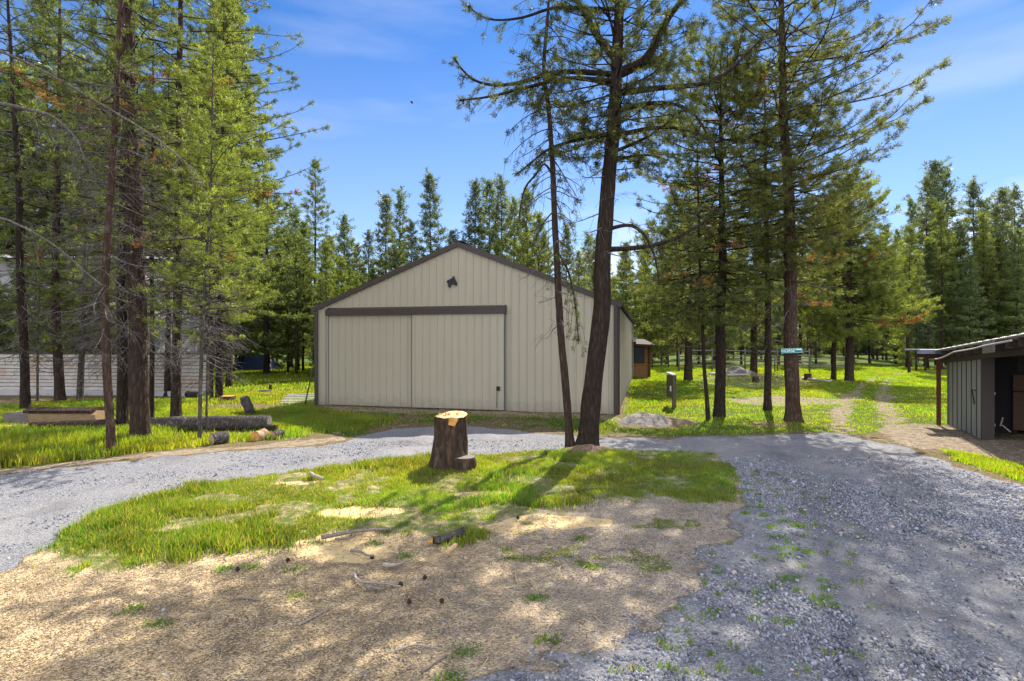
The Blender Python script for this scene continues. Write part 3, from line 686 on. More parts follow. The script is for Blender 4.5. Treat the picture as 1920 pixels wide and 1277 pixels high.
def near_trees():
    # --- the big leaning pine by the island and its thin companion
    Y = baseY(838)
    t = Tree(px_trunk([(1101, 838), (1116, 690), (1123, 600), (1133, 470), (1143, 330), (1150, 200), (1157, 110), (1160, 40), (1163, -60)], Y), .225, 9.7, 101, taper=.42, sides=22, flare=.35)
    K = dict(sp=.2, sublen=.62, t0=.2, tsp=.14, tsize=1.1, leafy=.85)
    for px, r, sl in [
        ([(1129, 140), (1065, 133), (1017, 141), (983, 154), (934, 162), (889, 154), (863, 128), (851, 108)], .055, .1),
        ([(1129, 152), (1065, 145), (1009, 158), (953, 173), (908, 184), (862, 188)], .045, -.22),
        ([(1140, 110), (1118, 68), (1099, 26), (1080, 0), (1066, -40)], .085, .15),
        ([(1090, 18), (1060, 14), (1028, 15), (990, 32), (941, 39), (904, 36), (878, 11)], .035, .15),
        ([(1160, 140), (1216, 113), (1231, 71), (1257, 26), (1280, 0), (1310, -50)], .10, -.1),
        ([(1156, 175), (1204, 169), (1250, 163), (1310, 161), (1362, 139), (1400, 101), (1430, 70)], .065, .25),
        ([(1152, 212), (1197, 195), (1246, 192), (1283, 199), (1306, 215), (1325, 250)], .05, -.35),
        ([(1150, 257), (1197, 244), (1246, 237), (1291, 244), (1335, 262)], .05, .3),
        ([(1146, 287), (1204, 263), (1240, 240), (1256, 226)], .035, -.3),
        ([(1148, 300), (1180, 294), (1216, 289), (1250, 300)], .03, .4),
        ([(1147, 250), (1099, 259), (1062, 267), (1028, 278), (1002, 300), (968, 327)], .035, -.12),
        ([(1133, 468), (1200, 465), (1262, 452), (1330, 410), (1362, 385)], .05, .35),
        ([(1135, 432), (1160, 424), (1185, 420), (1210, 440), (1228, 480), (1235, 520)], .035, -.3)]:
        lower = px[0][1] > 240
        t.limb(px, Y, r, DK*.9, sl, **{**K, 'leafy': .55 if lower else (.72 if px[-1][0] < 1100 else .88), 'hang': .3, 'sublen': .8 if lower else 1.05, 'sp': .15})
    prof = ([0, 5.5, 6.6, 8, 9.7], [.3, 1.0, 1.9, 1.9, .8])
    t.auto(5.4, 9.3, 88, prof, DK, el=(-.2, .7), sp=.19, sublen=.7, tsp=.13, leafy=.95, tsize=1.2)
    t.auto(3.5, 6.5, 16, ([0, 9], [.8, .9]), DK, el=(-.3, 0), dead=True, sp=.2, sublen=.4)
    t.finish('pine_tree', 'big dark pine leaning right at the island edge, with spreading limbs', 'bark_dark', needles=(36, .088, .0100))

    Y = baseY(836)-.05
    t = Tree(px_trunk([(1069, 836), (1062, 740), (1050, 610), (1044, 480), (1038, 380), (1033, 250), (1029, 190), (1017, 140), (1024, 70), (1030, 0), (1033, -60)], Y), .095, 9.2, 102, taper=.5, sides=14)
    t.auto(3.4, 9.1, 58, ([0, 3.4, 5, 7, 9, 11], [.25, .45, .8, .75, .6, .3]), DK, el=(-.35, .1), droop=.5, up=0, sp=.16, sublen=.42, tsp=.15, leafy=.55, hang=.75, rust=.05, tsize=.85, rr=.008)
    t.auto(2.2, 8, 34, ([0, 9], [.55, .75]), DK, el=(-.3, 0), dead=True, sp=.16, sublen=.4, droop=.5)
    for px in ([(1048, 330), (1020, 300), (1005, 330), (985, 345), (975, 390), (970, 440)], [(1045, 470), (1065, 500), (1078, 560), (1085, 640)]):
        t.limb(px, Y, .02, DK*1.1, .1, sp=.1, sublen=.5, tsp=.14, leafy=.8, hang=1.0, tsize=.9)
    t.finish('pine_tree', 'thin drooping pine right beside the big leaning one, with hanging twigs', 'bark_brown', needles=(28, .085, .0095))

    # --- right-hand group
    Y = baseY(790)
    t = Tree(px_trunk([(1488, 790), (1485, 690), (1482, 600), (1478, 400), (1468, 200), (1463, 0)], Y), .215, 14, 103, taper=.7, sides=20, flare=.35)
    right = lambda az: .96+.10*math.cos(az)
    t.auto(3.9, 13.6, 185, ([0, 3.9, 5.5, 7, 8.5, 10, 12, 14], [.8, 1.8, 2.5, 2.9, 3.1, 2.8, 1.6, .4]), np.array([.108, .122, .036]), el=(-.25, .35), droop=.15, up=.38, sp=.19, sublen=.95, t0=.2, tsp=.13, leafy=.95, bias=right, tsize=1.2)
    t.auto(2.6, 5.5, 22, ([0, 9], [1.0, 1.3]), DK, el=(-.35, 0), dead=True, sp=.2, sublen=.55)
    t.finish('pine_tree', 'stout straight pine with the small teal sign nailed to its trunk', 'bark_red', needles=(36, .09, .0100))
    Y = baseY(782)
    t = Tree(px_trunk([(1349, 782), (1351, 690), (1352, 600), (1356, 450), (1352, 250)], Y), .18, 9.6, 104, taper=.75, sides=18)
    t.auto(2.7, 9.4, 150, ([0, 2.7, 4, 6, 7.5, 9.6], [.6, 1.7, 2.8, 3.0, 2.3, .6]), np.array([.112, .128, .036]), el=(-.35, .6), droop=.3, up=.4, sp=.21, sublen=.8, t0=.3, tsp=.15, leafy=.95, rust=.06, tsize=1.2)
    t.auto(1.9, 4.0, 20, ([0, 9], [.9, 1.2]), DK, el=(-.4, -.1), dead=True, sp=.2, sublen=.5)
    t.finish('pine_tree', 'dense drooping dark pine with rusty inner needles, left of the sign tree', 'bark_dark', needles=(36, .09, .0100))
    Y = baseY(770)
    t = Tree(px_trunk([(1439, 770), (1440, 690), (1441, 600), (1436, 400)], Y), .13, 10, 105, taper=.75)
    t.auto(3.4, 9.8, 120, ([0, 3.4, 6, 8, 10], [.6, 1.9, 2.7, 2.1, .5]), np.array([.115, .132, .036]), el=(-.3, .5), droop=.25, sp=.22, sublen=.6, tsp=.16, leafy=.9, rust=.06, tsize=1.1)
    t.auto(1.8, 5, 26, ([0, 9], [.8, 1.1]), DK, el=(-.4, 0), dead=True, sp=.2, sublen=.5)
    t.finish('pine_tree', 'slender straight pine between the dense pine and the sign tree', 'bark_brown', needles=(36, .09, .0100))
    Y = baseY(788)
    t = Tree(px_trunk([(1328, 788), (1325, 740), (1319, 680), (1317, 600), (1312, 480)], Y), .065, 7.5, 106, taper=.7, sides=10)
    t.auto(2.8, 7.2, 75, ([0, 2.8, 4.5, 7.5], [.4, 1.1, 1.4, .3]), MD*.85, el=(-.3, .4), droop=.35, sp=.2, sublen=.5, tsp=.15, leafy=.85, rust=.12, tsize=1.05)
    t.finish('pine_tree', 'skinny crooked pine just left of the dense drooping pine', 'bark_dark', needles=(36, .088, .0100))
    for (bx, by, w, H, sd, lab, c) in ((1290, 714, .26, 10.5, 107, 'thick trunked shady pine behind the wooden post', DK), (1592, 716, .25, 10.3, 108, 'yellow-green lit pine at the left edge of the dirt track', LT_SUN*.9),
                                  (1563, 712, .15, 9.5, 109, 'small dark-stemmed pine left of the dirt track', MD), (1413, 700, .26, 13, 110, 'grey trunked pine standing by the pole corral', MD)):
        Y = baseY(by)
        t = Tree(px_trunk([(bx, by), (bx+2, 500)], Y), w, H, sd)
        t.auto(2.4, H-.1, 150, ([0, 2.4, 4.5, H*.65, H], [.8, 2.6, 3.4, 2.5, .2]), c, el=(-.3, .5), droop=.25, up=.4, sp=.26, sublen=1.05, tsp=.18, leafy=.95, rust=.02, tsize=1.5)
        t.finish('pine_tree', lab, 'bark_brown', needles=(26, .115, .016))

    # --- left-hand group
    def L(pts, w, H, sd, label, bark, lo, n, prof, c, deadn=24, dl=1.0, dh=(1.6, 6), el=(-.2, .5), rust=.03, leafy=.75, nd=(36, .088, .0100), tsz=1.1, sp=.22, taper=.75, hang=0.0, bias=None):
        Y = baseY(pts[0][1])
        t = Tree(px_trunk(pts, Y), w*.86, H, sd, taper=taper, sides=18)
        if n: t.auto(lo-.4, H-.1, int(n*1.3), (prof[0], [v*1.15 for v in prof[1]]), c, el=el, droop=.22, sp=sp, sublen=.62, tsp=.125, leafy=leafy+.15, rust=rust*.6, tsize=tsz, hang=hang, bias=bias)
        if deadn: t.auto(dh[0], dh[1], int(deadn*2.0), ([0, 20], [dl, dl*1.25]), c, el=(-.45, .1), dead=True, sp=.15, sublen=.6, droop=.35)
        return t.finish('pine_tree', label, bark, needles=nd)
    L([(48, 772), (44, 640), (38, 500), (36, 380), (27, 200), (17, 60)], .165, 14, 201, 'leaning dark pine at the far left with bare lower twigs', 'bark_dark', 3.6, 58, ([0, 3.5, 5, 8, 11, 14], [.7, .9, 1.3, 1.8, 1.5, .3]), MD, 34, 1.1, (1.6, 8.5))
    L([(70, 757), (71, 640), (74, 540)], .05, 5, 202, 'thin young grey pine between the two leftmost trunks', 'bark_grey', 2.0, 30, ([0, 2, 3, 5], [.5, .8, .9, .2]), LT_SUN, 8, .5, (1, 3), tsz=1.0)
    L([(113, 756), (106, 640), (104, 540), (108, 380), (110, 200), (112, 0)], .195, 15, 203, 'thick straight pine in front of the white boards, next to the leaning one', 'bark_brown', 3.4, 76, ([0, 3.4, 5, 8, 12, 15], [.8, 1.0, 1.5, 2.0, 1.5, .3]), DK*1.2, 30, 1.2, (2, 7.5), rust=.06)
    L([(150, 748), (152, 700), (157, 620), (160, 500), (163, 350)], .14, 11, 204, 'charred forked grey pine before the white boards', 'bark_grey', 5.5, 26, ([0, 5, 8, 11], [.6, 1.2, 1.1, .3]), DK, 40, 1.2, (1.5, 7), leafy=.5)
    L([(210, 850), (202, 720), (194, 560), (203, 420), (213, 270), (222, 100), (228, -20)], .098, 11, 205, 'slim reddish pine nearest the gravel road, curving upward', 'bark_red', 6.2, 26, ([0, 6, 8, 11], [.5, .9, 1.0, .3]), MD, 30, .8, (2.2, 7), rust=.08, taper=.45)
    L([(229, 808), (230, 700), (228, 560), (231, 400), (232, 300)], .165, 12, 206, 'dark pine half hidden behind the slim reddish one', 'bark_dark', 4, 36, ([0, 4, 8, 12], [.8, 1.3, 1.5, .3]), MD, 30, 1.0, (1.8, 6), rust=.1)
    L([(264, 826), (260, 700), (256, 580), (249, 400), (243, 240), (240, 0)], .25, 16, 207, 'thickest furrowed pine in the left group, with a green skirt of needles', 'bark_brown', 3.6, 62, ([0, 3.5, 6, 10, 16], [.7, 1.2, 1.9, 2.0, .3]), MD, 34, 1.1, (1.9, 6.5), rust=.07, taper=.6)
    L([(284, 788), (285, 650), (286, 450)], .085, 12, 208, 'narrow dark pine right behind the thickest pine', 'bark_dark', 4, 42, ([0, 4, 7, 12], [.7, 1.4, 1.5, .3]), MD, 18, .9, (2, 6))
    L([(329, 792), (331, 650), (333, 500), (335, 300), (338, 0)], .165, 16, 209, 'medium pine behind the long log, with orange dead sprays', 'bark_brown', 3.4, 74, ([0, 3.4, 6, 10, 16], [.8, 1.6, 2.1, 1.8, .3]), LT_SUN*.9, 26, 1.1, (1.8, 6), rust=.16)
    L([(374, 826), (376, 720), (382, 560), (392, 400), (396, 300)], .055, 8, 210, 'pole-thin pine standing in front of the long log', 'bark_grey', 2.9, 48, ([0, 2.9, 5, 8], [.6, 1.1, 1.2, .2]), LT_SUN, 14, .7, (1.4, 4), leafy=.85, tsz=1.0)
    L([(387, 816), (388, 700), (394, 520)], .034, 6.5, 211, 'whip-thin sapling right behind the pole-thin pine', 'bark_grey', 2.4, 28, ([0, 2.4, 4, 6.5], [.4, .8, .8, .2]), LT_SUN, 8, .5, (1, 3))
    L([(411, 748), (412, 640), (416, 400)], .165, 14, 212, 'dark pine behind the log, left of the orange-marked trunk', 'bark_dark', 3.3, 75, ([0, 3.3, 6, 10, 14], [.9, 2.0, 2.3, 1.8, .3]), LT_SUN*.95, 16, 1, (1.8, 5), nd=(28, .105, .014), tsz=1.2, rust=.03)
    L([(397, 750), (396, 640)], .085, 11, 213, 'narrow pine touching the dark pine behind the log', 'bark_dark', 3.2, 45, ([0, 3.2, 6, 11], [.6, 1.4, 1.5, .3]), LT_SUN, 10, .8, (1.8, 4), nd=(28, .105, .014), tsz=1.15)
    L([(429, 726), (432, 600), (436, 300), (437, 0)], .18, 21, 214, 'tallest pine in the left group, its wide crown reaching over the sky', 'bark_brown', 4.0, 130, ([0, 4, 7, 11, 15, 18, 21], [1.2, 2.6, 3.1, 3.1, 2.4, 1.6, .2]), MD*1.1, 18, 1.2, (2, 6), nd=(26, .105, .015), tsz=1.4, sp=.32, rust=.02, el=(-.1, .45))
    L([(314, 742), (315, 600)], .15, 12.5, 215, 'shaded dark pine standing behind the white boards edge', 'bark_dark', 3, 62, ([0, 3, 6, 12], [.9, 1.7, 2.0, .3]), MD, 16, 1, (1.6, 5), nd=(28, .105, .014), tsz=1.2)
    for (bx, by, w, H, sd, lab, c, R) in ((500, 702, .22, 11.5, 216, 'bushy shaded pine beside the blue tarp', MD, 3.0), (545, 690, .2, 10, 217, 'bushy yellow-green pine near the barn corner', LT_SUN, 3.0), (470, 686, .2, 12.5, 218, 'bushy light green pine behind the blue tarp', LT_SUN, 3.0),
                                          (590, 682, .22, 18.3, 219, 'tall spire pine rising just left of the barn roof', MD*1.1, 3.2)):
        Y = baseY(by)
        t = Tree(px_trunk([(bx, by), (bx+1, 500)], Y), w, H, sd)
        t.auto(1.3, H-.1, 150, ([0, 1.3, 4, H*.6, H], [1.0, R*.85, R, R*.65, .2]), c, el=(-.1, .6), droop=.2, sp=.34, sublen=.95, tsp=.26, leafy=.95, tsize=1.75, rust=.02)
        t.finish('pine_tree', lab, 'bark_dark', needles=(22, .125, .020))
    # tree just outside the frame whose grey limbs hang into the picture
    Y = 8.6
    t = Tree(px_trunk([(-95, 877), (-100, 300)], Y), .16, 10, 220)
    t.auto(6, 9.9, 26, ([0, 6, 10], [1, 1.6, .3]), MD, sp=.3, sublen=.6, tsp=.2, leafy=.6)
    for px, r in (([(-98, 180), (0, 186), (55, 195), (95, 235), (118, 285)], .035), ([(-98, 60), (0, 92), (60, 120), (130, 160), (250, 232), (330, 300), (345, 330)], .025), ([(-98, 380), (0, 410), (60, 450), (110, 500), (150, 530)], .02)):
        P = np.array([pt(a, b, Y) for a, b in px]); tt = np.linspace(0, 1, 14); dd = np.linspace(0, 1, len(P))
        Q = np.stack([np.interp(tt, dd, P[:, j]) for j in range(3)], 1); Q[:, 1] += .5*np.sin(tt*2)
        t.dead.tube(Q, r*(1-.85*tt)+.004, 6)
        t.branch(Q, r*.4, MD, dead=True, sp=.07 if r > .03 else .16, sublen=.75 if r > .03 else .4, hang=.6, t0=.35, tube=False)
    t.finish('pine_tree', 'grey half-dead pine at the left picture edge, drooping twigs into view', 'bark_grey')
near_trees()

def copy_tree(root, loc, rz, s, label, group):
    r = root.copy(); COL.objects.link(r); r.location = Vector(loc); r.rotation_euler = (0, 0, rz); r.scale = (s, s, s)
    r['label'] = label; r['group'] = group
    for ch in list(root.children):
        c = ch.copy(); COL.objects.link(c); c.parent = r
    return r
def distant_wood():
    rg = np.random.default_rng(21); P, A, S, C = [], [], [], []; tv = TubeSet()
    root = empty('distant_woods', (0, 95, 0), 'dark distant wood closing the view behind all the pines', 'woods', None, 'stuff')
    for i in range(330):
        Y = rg.uniform(78, 125); X = rg.uniform(-1.1, 1.1)*Y*.98; H = rg.uniform(8, 14) if abs(X) < 60 else rg.uniform(9, 16); R = rg.uniform(1.6, 2.8); n = 130
        u = rg.uniform(0, 1, n)**1.2; h = .4+(H-.4)*u; a = rg.uniform(0, 2*PI, n); r = R*(1-u)**.8*rg.uniform(.3, 1, n)
        P.append(np.stack([X+r*np.cos(a), Y+r*np.sin(a), h], 1)); A.append(np.stack([np.cos(a), np.sin(a), np.full(n, .3)], 1)); S.append(rg.uniform(.7, 1.3, n))
        C.append((MD if rg.uniform() < .6 else BL_HAZE)[None]*rg.uniform(.6, 1.2, (n, 1)))
        tv.tube([(X, Y, -.2), (X+.1, Y, H*.5), (X, Y, H*.97)], [.16, .11, .02], 5)
    V, Q, c = tuft_mesh(np.concatenate(P), np.concatenate(A), np.concatenate(S), np.concatenate(C), 8, .75, .2, rg)
    o = link('crown_mass', np_mesh('crown_mass', V-np.array([0, 95, 0]), Q, MAT['needles'], c), root); o['kind'] = 'stuff'
    o = tv.build('trunk_mass', 'bark_dark', root); o['kind'] = 'stuff'
distant_wood()
def far_trees():
    rg = np.random.default_rng(77); rr = random.Random(5)
    protos = []
    specs = [(14, 1.75, 1.4, 130, BL_HAZE*1.1, 'spire'), (14, 2.2, 2.6, 125, MD*1.05, 'full'), (14, 1.6, 4.2, 90, BL_HAZE*1.1, 'high'), (14, 2.0, 1.0, 135, LT_SUN*.9, 'lit'), (14, 1.45, 5.5, 70, MD*1.1, 'high'), (14, 2.4, 2.0, 130, np.array([.13, .165, .065]), 'full')]
    for i, (H, R, lo, n, c, k) in enumerate(specs):
        t = Tree([(0, 0, 0), (.1, 0, 6), (0, .1, 12)], .15, H, 300+i, sides=9, taper=.8)
        t.fill = .8
        t.auto(lo, H-.05, int(n*1.15), ([0, lo, lo+(H-lo)*.25, lo+(H-lo)*.6, H], [R*.5, R*.75, R, R*.62, .15]), c, el=(-.15, .55), droop=.18, up=.25, sp=.36, sublen=.85, tsp=.24, leafy=.95, tsize=1.75, t0=.25, subn=2)
        if lo > 3: t.auto(1.5, lo+1, 16, ([0, 20], [1.0, 1.2]), c, el=(-.4, 0), dead=True, sp=.45, sublen=.5)
        protos.append(t.finish('pine_tree', 'x', 'bark_dark' if i % 2 else 'bark_brown', needles=(15, .14, .028)))
    used = [False]*len(protos)
    def place(k, X, Y, H, label, group):
        s = H/14; rz = rr.uniform(0, 6.28)
        if not used[k]:
            o = protos[k]; used[k] = True
            o.location = (X, Y, -.05); o.rotation_euler = (0, 0, rz); o.scale = (s, s, s); o['label'] = label; o['group'] = group; return o
        return copy_tree(protos[k], (X, Y, -.05), rz, s, label, group)
    def top(k, px, py, Y, label, group):
        place(k, (px-960)/F*Y, Y, CAMZ+(HOR-py)/F*Y, label, group)
    GB = 'pines rising behind the barn roof'; GR = 'pines in the woods behind the open shed'; GW = 'pines in the distant wood'; GL = 'pines behind the white board fence'
    B = [(645, 405, 36, 5), (668, 455, 40, 0), (690, 430, 44, 2), (722, 362, 40, 0), (748, 356, 44, 4), (770, 410, 40, 2), (806, 322, 41, 0), (848, 428, 42, 1), (830, 470, 40, 3), (890, 336, 44, 0), (916, 333, 47, 1), (941, 328, 44, 2),
         (965, 372, 42, 5), (990, 350, 40, 3), (1010, 395, 38, 1), (1062, 420, 44, 0), (1085, 470, 40, 5), (1120, 440, 46, 2), (1175, 450, 42, 1), (1210, 430, 44, 3), (1250, 420, 48, 5), (620, 440, 33, 3), (655, 500, 31, 3), (700, 500, 36, 1), (740, 470, 38, 5), (785, 500, 37, 1), (870, 470, 39, 5), (930, 450, 40, 3)]
    B += [(612, 450, 31, 3), (641, 480, 30, 3), (668, 515, 30, 3), (568, 410, 36, 1), (540, 440, 34, 3), (600, 520, 29, 5), (700, 545, 31, 3)]
    LB = {722: 'pointed dark pine left of centre above the barn roof slope', 806: 'lone tall narrow pine standing clear above the barn roof'}
    for px, py, Y, k in B: top(k, px, py, Y, LB.get(px, 'narrow pine rising behind the tan barn roof'), GB)
    R = [(1735, 330, 44, 2), (1756, 300, 45, 0), (1775, 312, 45, 4), (1707, 372, 43, 4), (1826, 335, 46, 0), (1800, 420, 42, 5), (1850, 372, 48, 4), (1880, 352, 45, 0), (1905, 348, 47, 2), (1845, 430, 40, 3), (1700, 460, 40, 3), (1680, 500, 48, 5),
         (1740, 440, 39, 1), (1780, 430, 41, 3), (1870, 440, 40, 1), (1910, 430, 38, 5), (1940, 380, 44, 1), (1960, 430, 38, 3), (1990, 400, 42, 2), (1820, 480, 37, 5)]
    for px, py, Y, k in R: top(k, px, py, Y, 'pine in the hazy woods behind the open shed', GR)
    # thin bare stems in front of those woods
    for px, by, Y0, k, tp in ((1705, 708, 0, 4, 420), (1718, 702, 0, 4, 470), (1735, 704, 0, 2, 520), (1765, 700, 0, 4, 380), (1790, 696, 0, 2, 500), (1842, 698, 0, 4, 400), (1866, 696, 0, 2, 380)):
        top(k, px, tp, baseY(by)+4, 'pine in the hazy woods behind the open shed', GR)
    # right of the track, beyond the corral
    M = [(1600, 430, 52), (1630, 470, 50), (1655, 500, 58), (1560, 400, 48), (1530, 430, 46), (1500, 410, 50), (1460, 420, 48), (1390, 430, 47), (1350, 420, 50), (1310, 440, 48), (1270, 470, 42), (1240, 500, 45)]
    for px, py, Y in M: top(rr.choice([1, 2, 3, 5, 4]), px, py, Y, 'pine in the shaded wood beyond the corral and track', GW)
    for i in range(46):
        Y = rr.uniform(52, 95); px = rr.uniform(1180, 1960) if i % 3 else rr.uniform(1580, 1780)
        place(rr.choice([1, 2, 4, 4, 2, 5]), (px-960)/F*Y, Y, rr.uniform(11, 16), 'pine in the shaded wood beyond the corral and track', GW)
    for i in range(34):
        Y = rr.uniform(52, 95); px = rr.uniform(420, 1190)
        place(rr.choice([0, 1, 3, 5, 2]), (px-960)/F*Y, Y, rr.uniform(10, 14), 'narrow pine rising behind the tan barn roof', GB)
    # behind the left fence and building
    for i in range(30):
        Y = rr.uniform(30, 60); px = rr.uniform(-120, 560)
        if px < 210 and Y < 34: continue
        place(rr.choice([0, 1, 2, 4, 5, 2]), (px-960)/F*Y, Y, rr.uniform(9, 15), 'pine behind the white board fence and grey building', GL)
    for i in range(22):
        px = -90+i*25+rr.uniform(-8, 8); Y = rr.uniform(33.5, 41); top(rr.choice([1, 2, 3, 5, 2]), px, rr.uniform(-40, 300), Y, 'pine behind the white board fence and grey building', GL)
    for px, py, Y in ((30, 500, 22.6), (105, 470, 22.8), (165, 510, 22.4), (205, 480, 22.9), (-20, 470, 22.5), (65, 430, 22.7), (135, 420, 22.6), (185, 430, 22.5), (238, 450, 22.8), (0, 540, 22.2), (90, 545, 22.1)): top(rr.choice([1, 3, 5]), px, py, Y, 'pine squeezed between the white board fence and grey building', 'pines between the board fence and grey building')
    for px, py, Y in ((455, 470, 38), (520, 480, 40), (560, 440, 37), (480, 520, 46), (425, 430, 42)): top(rr.choice([1, 3, 5]), px, py, Y, 'pine behind the white board fence and grey building', GL)
far_trees()

# ------------------------------------------------------------------ barn
def barn():
    A = np.array([-6.13, 17.0, 0]); Bp = np.array([2.87, 14.78, 0])
    u = (Bp-A); W = np.linalg.norm(u); u /= W; d = np.array([-u[1], u[0], 0]); up = np.array([0, 0, 1.]); nf = -d
    EH = 2.98; PH = 4.80; LEN = 18.5; pk = W*.505
    root = empty('metal_barn', A, 'tan ribbed metal barn with dark trim, double sliding door and horse head', 'barn')
    roofz = lambda s: EH+(PH-EH)*(s/pk if s < pk else (W-s)/(W-pk))
    def wall(name, p0, ax, w, nrm, hf, rib=.229, gap=None, poly=None):
        m = MB(); th = .04
        m.prism(poly or [(0, 0), (w, 0), (w, hf(w)), (0, hf(0))], p0, ax, up, -nrm*th)
        s = rib*.5
        while s < w-.05:
            z0 = .02
            if gap and gap[0] < s < gap[1]: z0 = gap[2]
            for off, wd, dp in ((0, .024, .024),):
                c = p0+ax*(s+off)
                prof = [(-wd*.9, 0), (wd*.9, 0), (wd*.45, dp), (-wd*.45, dp)]
                z1 = hf(s)-.03
                m.prism(prof, c+up*z0, ax, nrm, up*(z1-z0))
            s += rib
        return m.build(name, 'barn_tan', root)
    wall('front_wall', A, u, W, nf, roofz, gap=(.48, 6.13, 2.78), poly=[(0, 0), (W, 0), (W, EH), (pk, PH), (0, EH)])
    wall('side_wall', Bp+d*.045, d, LEN, u, lambda s: EH)
    wall('side_wall', A+d*.045, d, LEN, -u, lambda s: EH)
    wall('rear_wall', A+d*(LEN+.05), u, W, d, roofz, poly=[(0, 0), (W, 0), (W, EH), (pk, PH), (0, EH)])
    # roof: two ribbed sheets
    for s0, s1 in ((pk, -.12), (pk, W+.12)):
        m = MB(); a = A+u*s0+up*(PH+.05); e = A+u*s1+up*(EH+.05-(PH-EH)*.12/pk)
        sl = e-a; Ls = np.linalg.norm(sl); sl /= Ls; nr = np.cross(sl, d); nr *= np.sign(nr[2])
        m.prism([(0, 0), (Ls, 0), (Ls, .05), (0, .05)], a-d*.02, sl, nr, d*(LEN+.1))
        for k in range(60):
            c = a+d*(.15+k*.305)+nr*.05
            m.prism([(-.03, 0), (.03, 0), (.015, .025), (-.015, .025)], c, d, nr, sl*Ls)
        m.build('roof', 'bronze', root)
        r = MB(); r.prism([(.0, -.085), (Ls, -.085), (Ls, .055), (0, .055)], a+nf*.022, sl, nr, nf*.05); r.build('rake_trim', 'bronze', root)
    m = MB(); m.beam(A+u*pk+up*(PH+.12)-d*.06, A+u*pk+up*(PH+.12)+d*(LEN+.1), .34, .03); m.build('ridge_cap', 'bronze', root)
    for c, sx in ((A, -1), (Bp, 1)):
        m = MB(); m.box(c+u*(-sx*.05)+nf*.033+up*(EH/2), (.105, .05, EH-.06), u, d, up); m.box(c+u*(sx*.033)+d*.06+up*(EH/2), (.05, .11, EH-.06), u, d, up); m.build('corner_trim', 'bronze', root)
    # doors
    for s0, s1, off in ((.50, 3.31, .05), (3.29, 6.12, .095)):
        m = MB(); c0 = A+u*s0+nf*off
        m.prism([(0, .05), (s1-s0, .05), (s1-s0, 2.83), (0, 2.83)], c0, u, up, nf*.035)
        s = .11
        while s < s1-s0-.05:
            m.prism([(-.022, 0), (.022, 0), (.011, .022), (-.011, .022)], c0+u*s+nf*.035+up*.06, u, nf, up*2.76); s += .229
        dr = m.build('sliding_door', 'barn_tan', root)
        for s in (0.0, s1-s0):
            e = MB(); e.box(c0+u*s+nf*.02+up*1.44, (.022, .05, 2.78), u, d, up); e.build('edge_shade_trim', 'bldg_dark', dr)  # door edge trim, its dark colour doubling as the seam shadow
        if s0 > 3:
            h = MB(); p = c0+u*(2.66)+nf*.07
            h.box(p+up*.66, (.10, .03, .12), u, d, up); h.box(p+up*.70+nf*.02, (.03, .05, .05), u, d, up)
            h.tube([p+nf*.01+u*-.03+up*.62, p+nf*.012+u*-.035+up*.4, p+nf*.01+u*-.04+up*.12], [.008]*3, 6); h.build('latch', 'black_metal', dr)
    m = MB(); c = A+u*3.30+up*2.875+nf*.10
    m.box(c, (5.72, .17, .17), u, d, up); m.prism([(-.085, 0), (.11, 0), (.11, .02), (-.085, .11)], A+u*.44+nf*.015+up*2.96, nf, up, u*5.72)
    m.build('door_track_cover', 'bronze', root)
    # horse head emblem, looking down to the right
    hp = [(848.5, 527), (850, 524), (853, 523), (856, 521.5), (859, 520), (861.5, 516.5), (863.6, 516.2), (864, 519.5), (865.5, 522.5), (867.5, 526.5), (869.5, 530), (868.8, 533.3), (866, 534.2), (863.5, 532.8), (861.5, 530.8), (859.5, 530.3),
          (857.8, 532), (856.5, 535), (855, 538), (852.8, 537), (851, 534.5), (851.5, 531.5), (850.5, 529.5)]
    k = 15.75/F; poly = [((x-859)*k, (526-y)*k) for x, y in hp][::-1]
    s_h = 4.52; m = MB(); m.prism(poly, A+u*s_h+up*3.75+nf*.03, u, up, nf*.03); m.build('horse_head_emblem', 'black_metal', root)
    # side door with its little track hood near the far end
    q = Bp+d*15.2+u*.03
    m = MB(); m.box(q+up*1.05+u*.03, (.04, 1.1, 2.0), u, d, up); sd = m.build('side_door', 'barn_tan', root)
    m = MB(); m.box(q+up*2.12+u*.10, (.2, 2.4, .20), u, d, up); m.build('door_hood', 'galv', root)
    # pole leaning on the left corner
    m = MB(); m.tube([A+u*-.22+d*-.25, A+u*-.10+d*-.02+up*1.15], [.022, .02], 8); o = m.build('leaning_pole', 'wood_dark', None, A+u*-.22+d*-.25); tag(o, 'dark pole leaning against the left corner of the barn', 'pole')
barn()

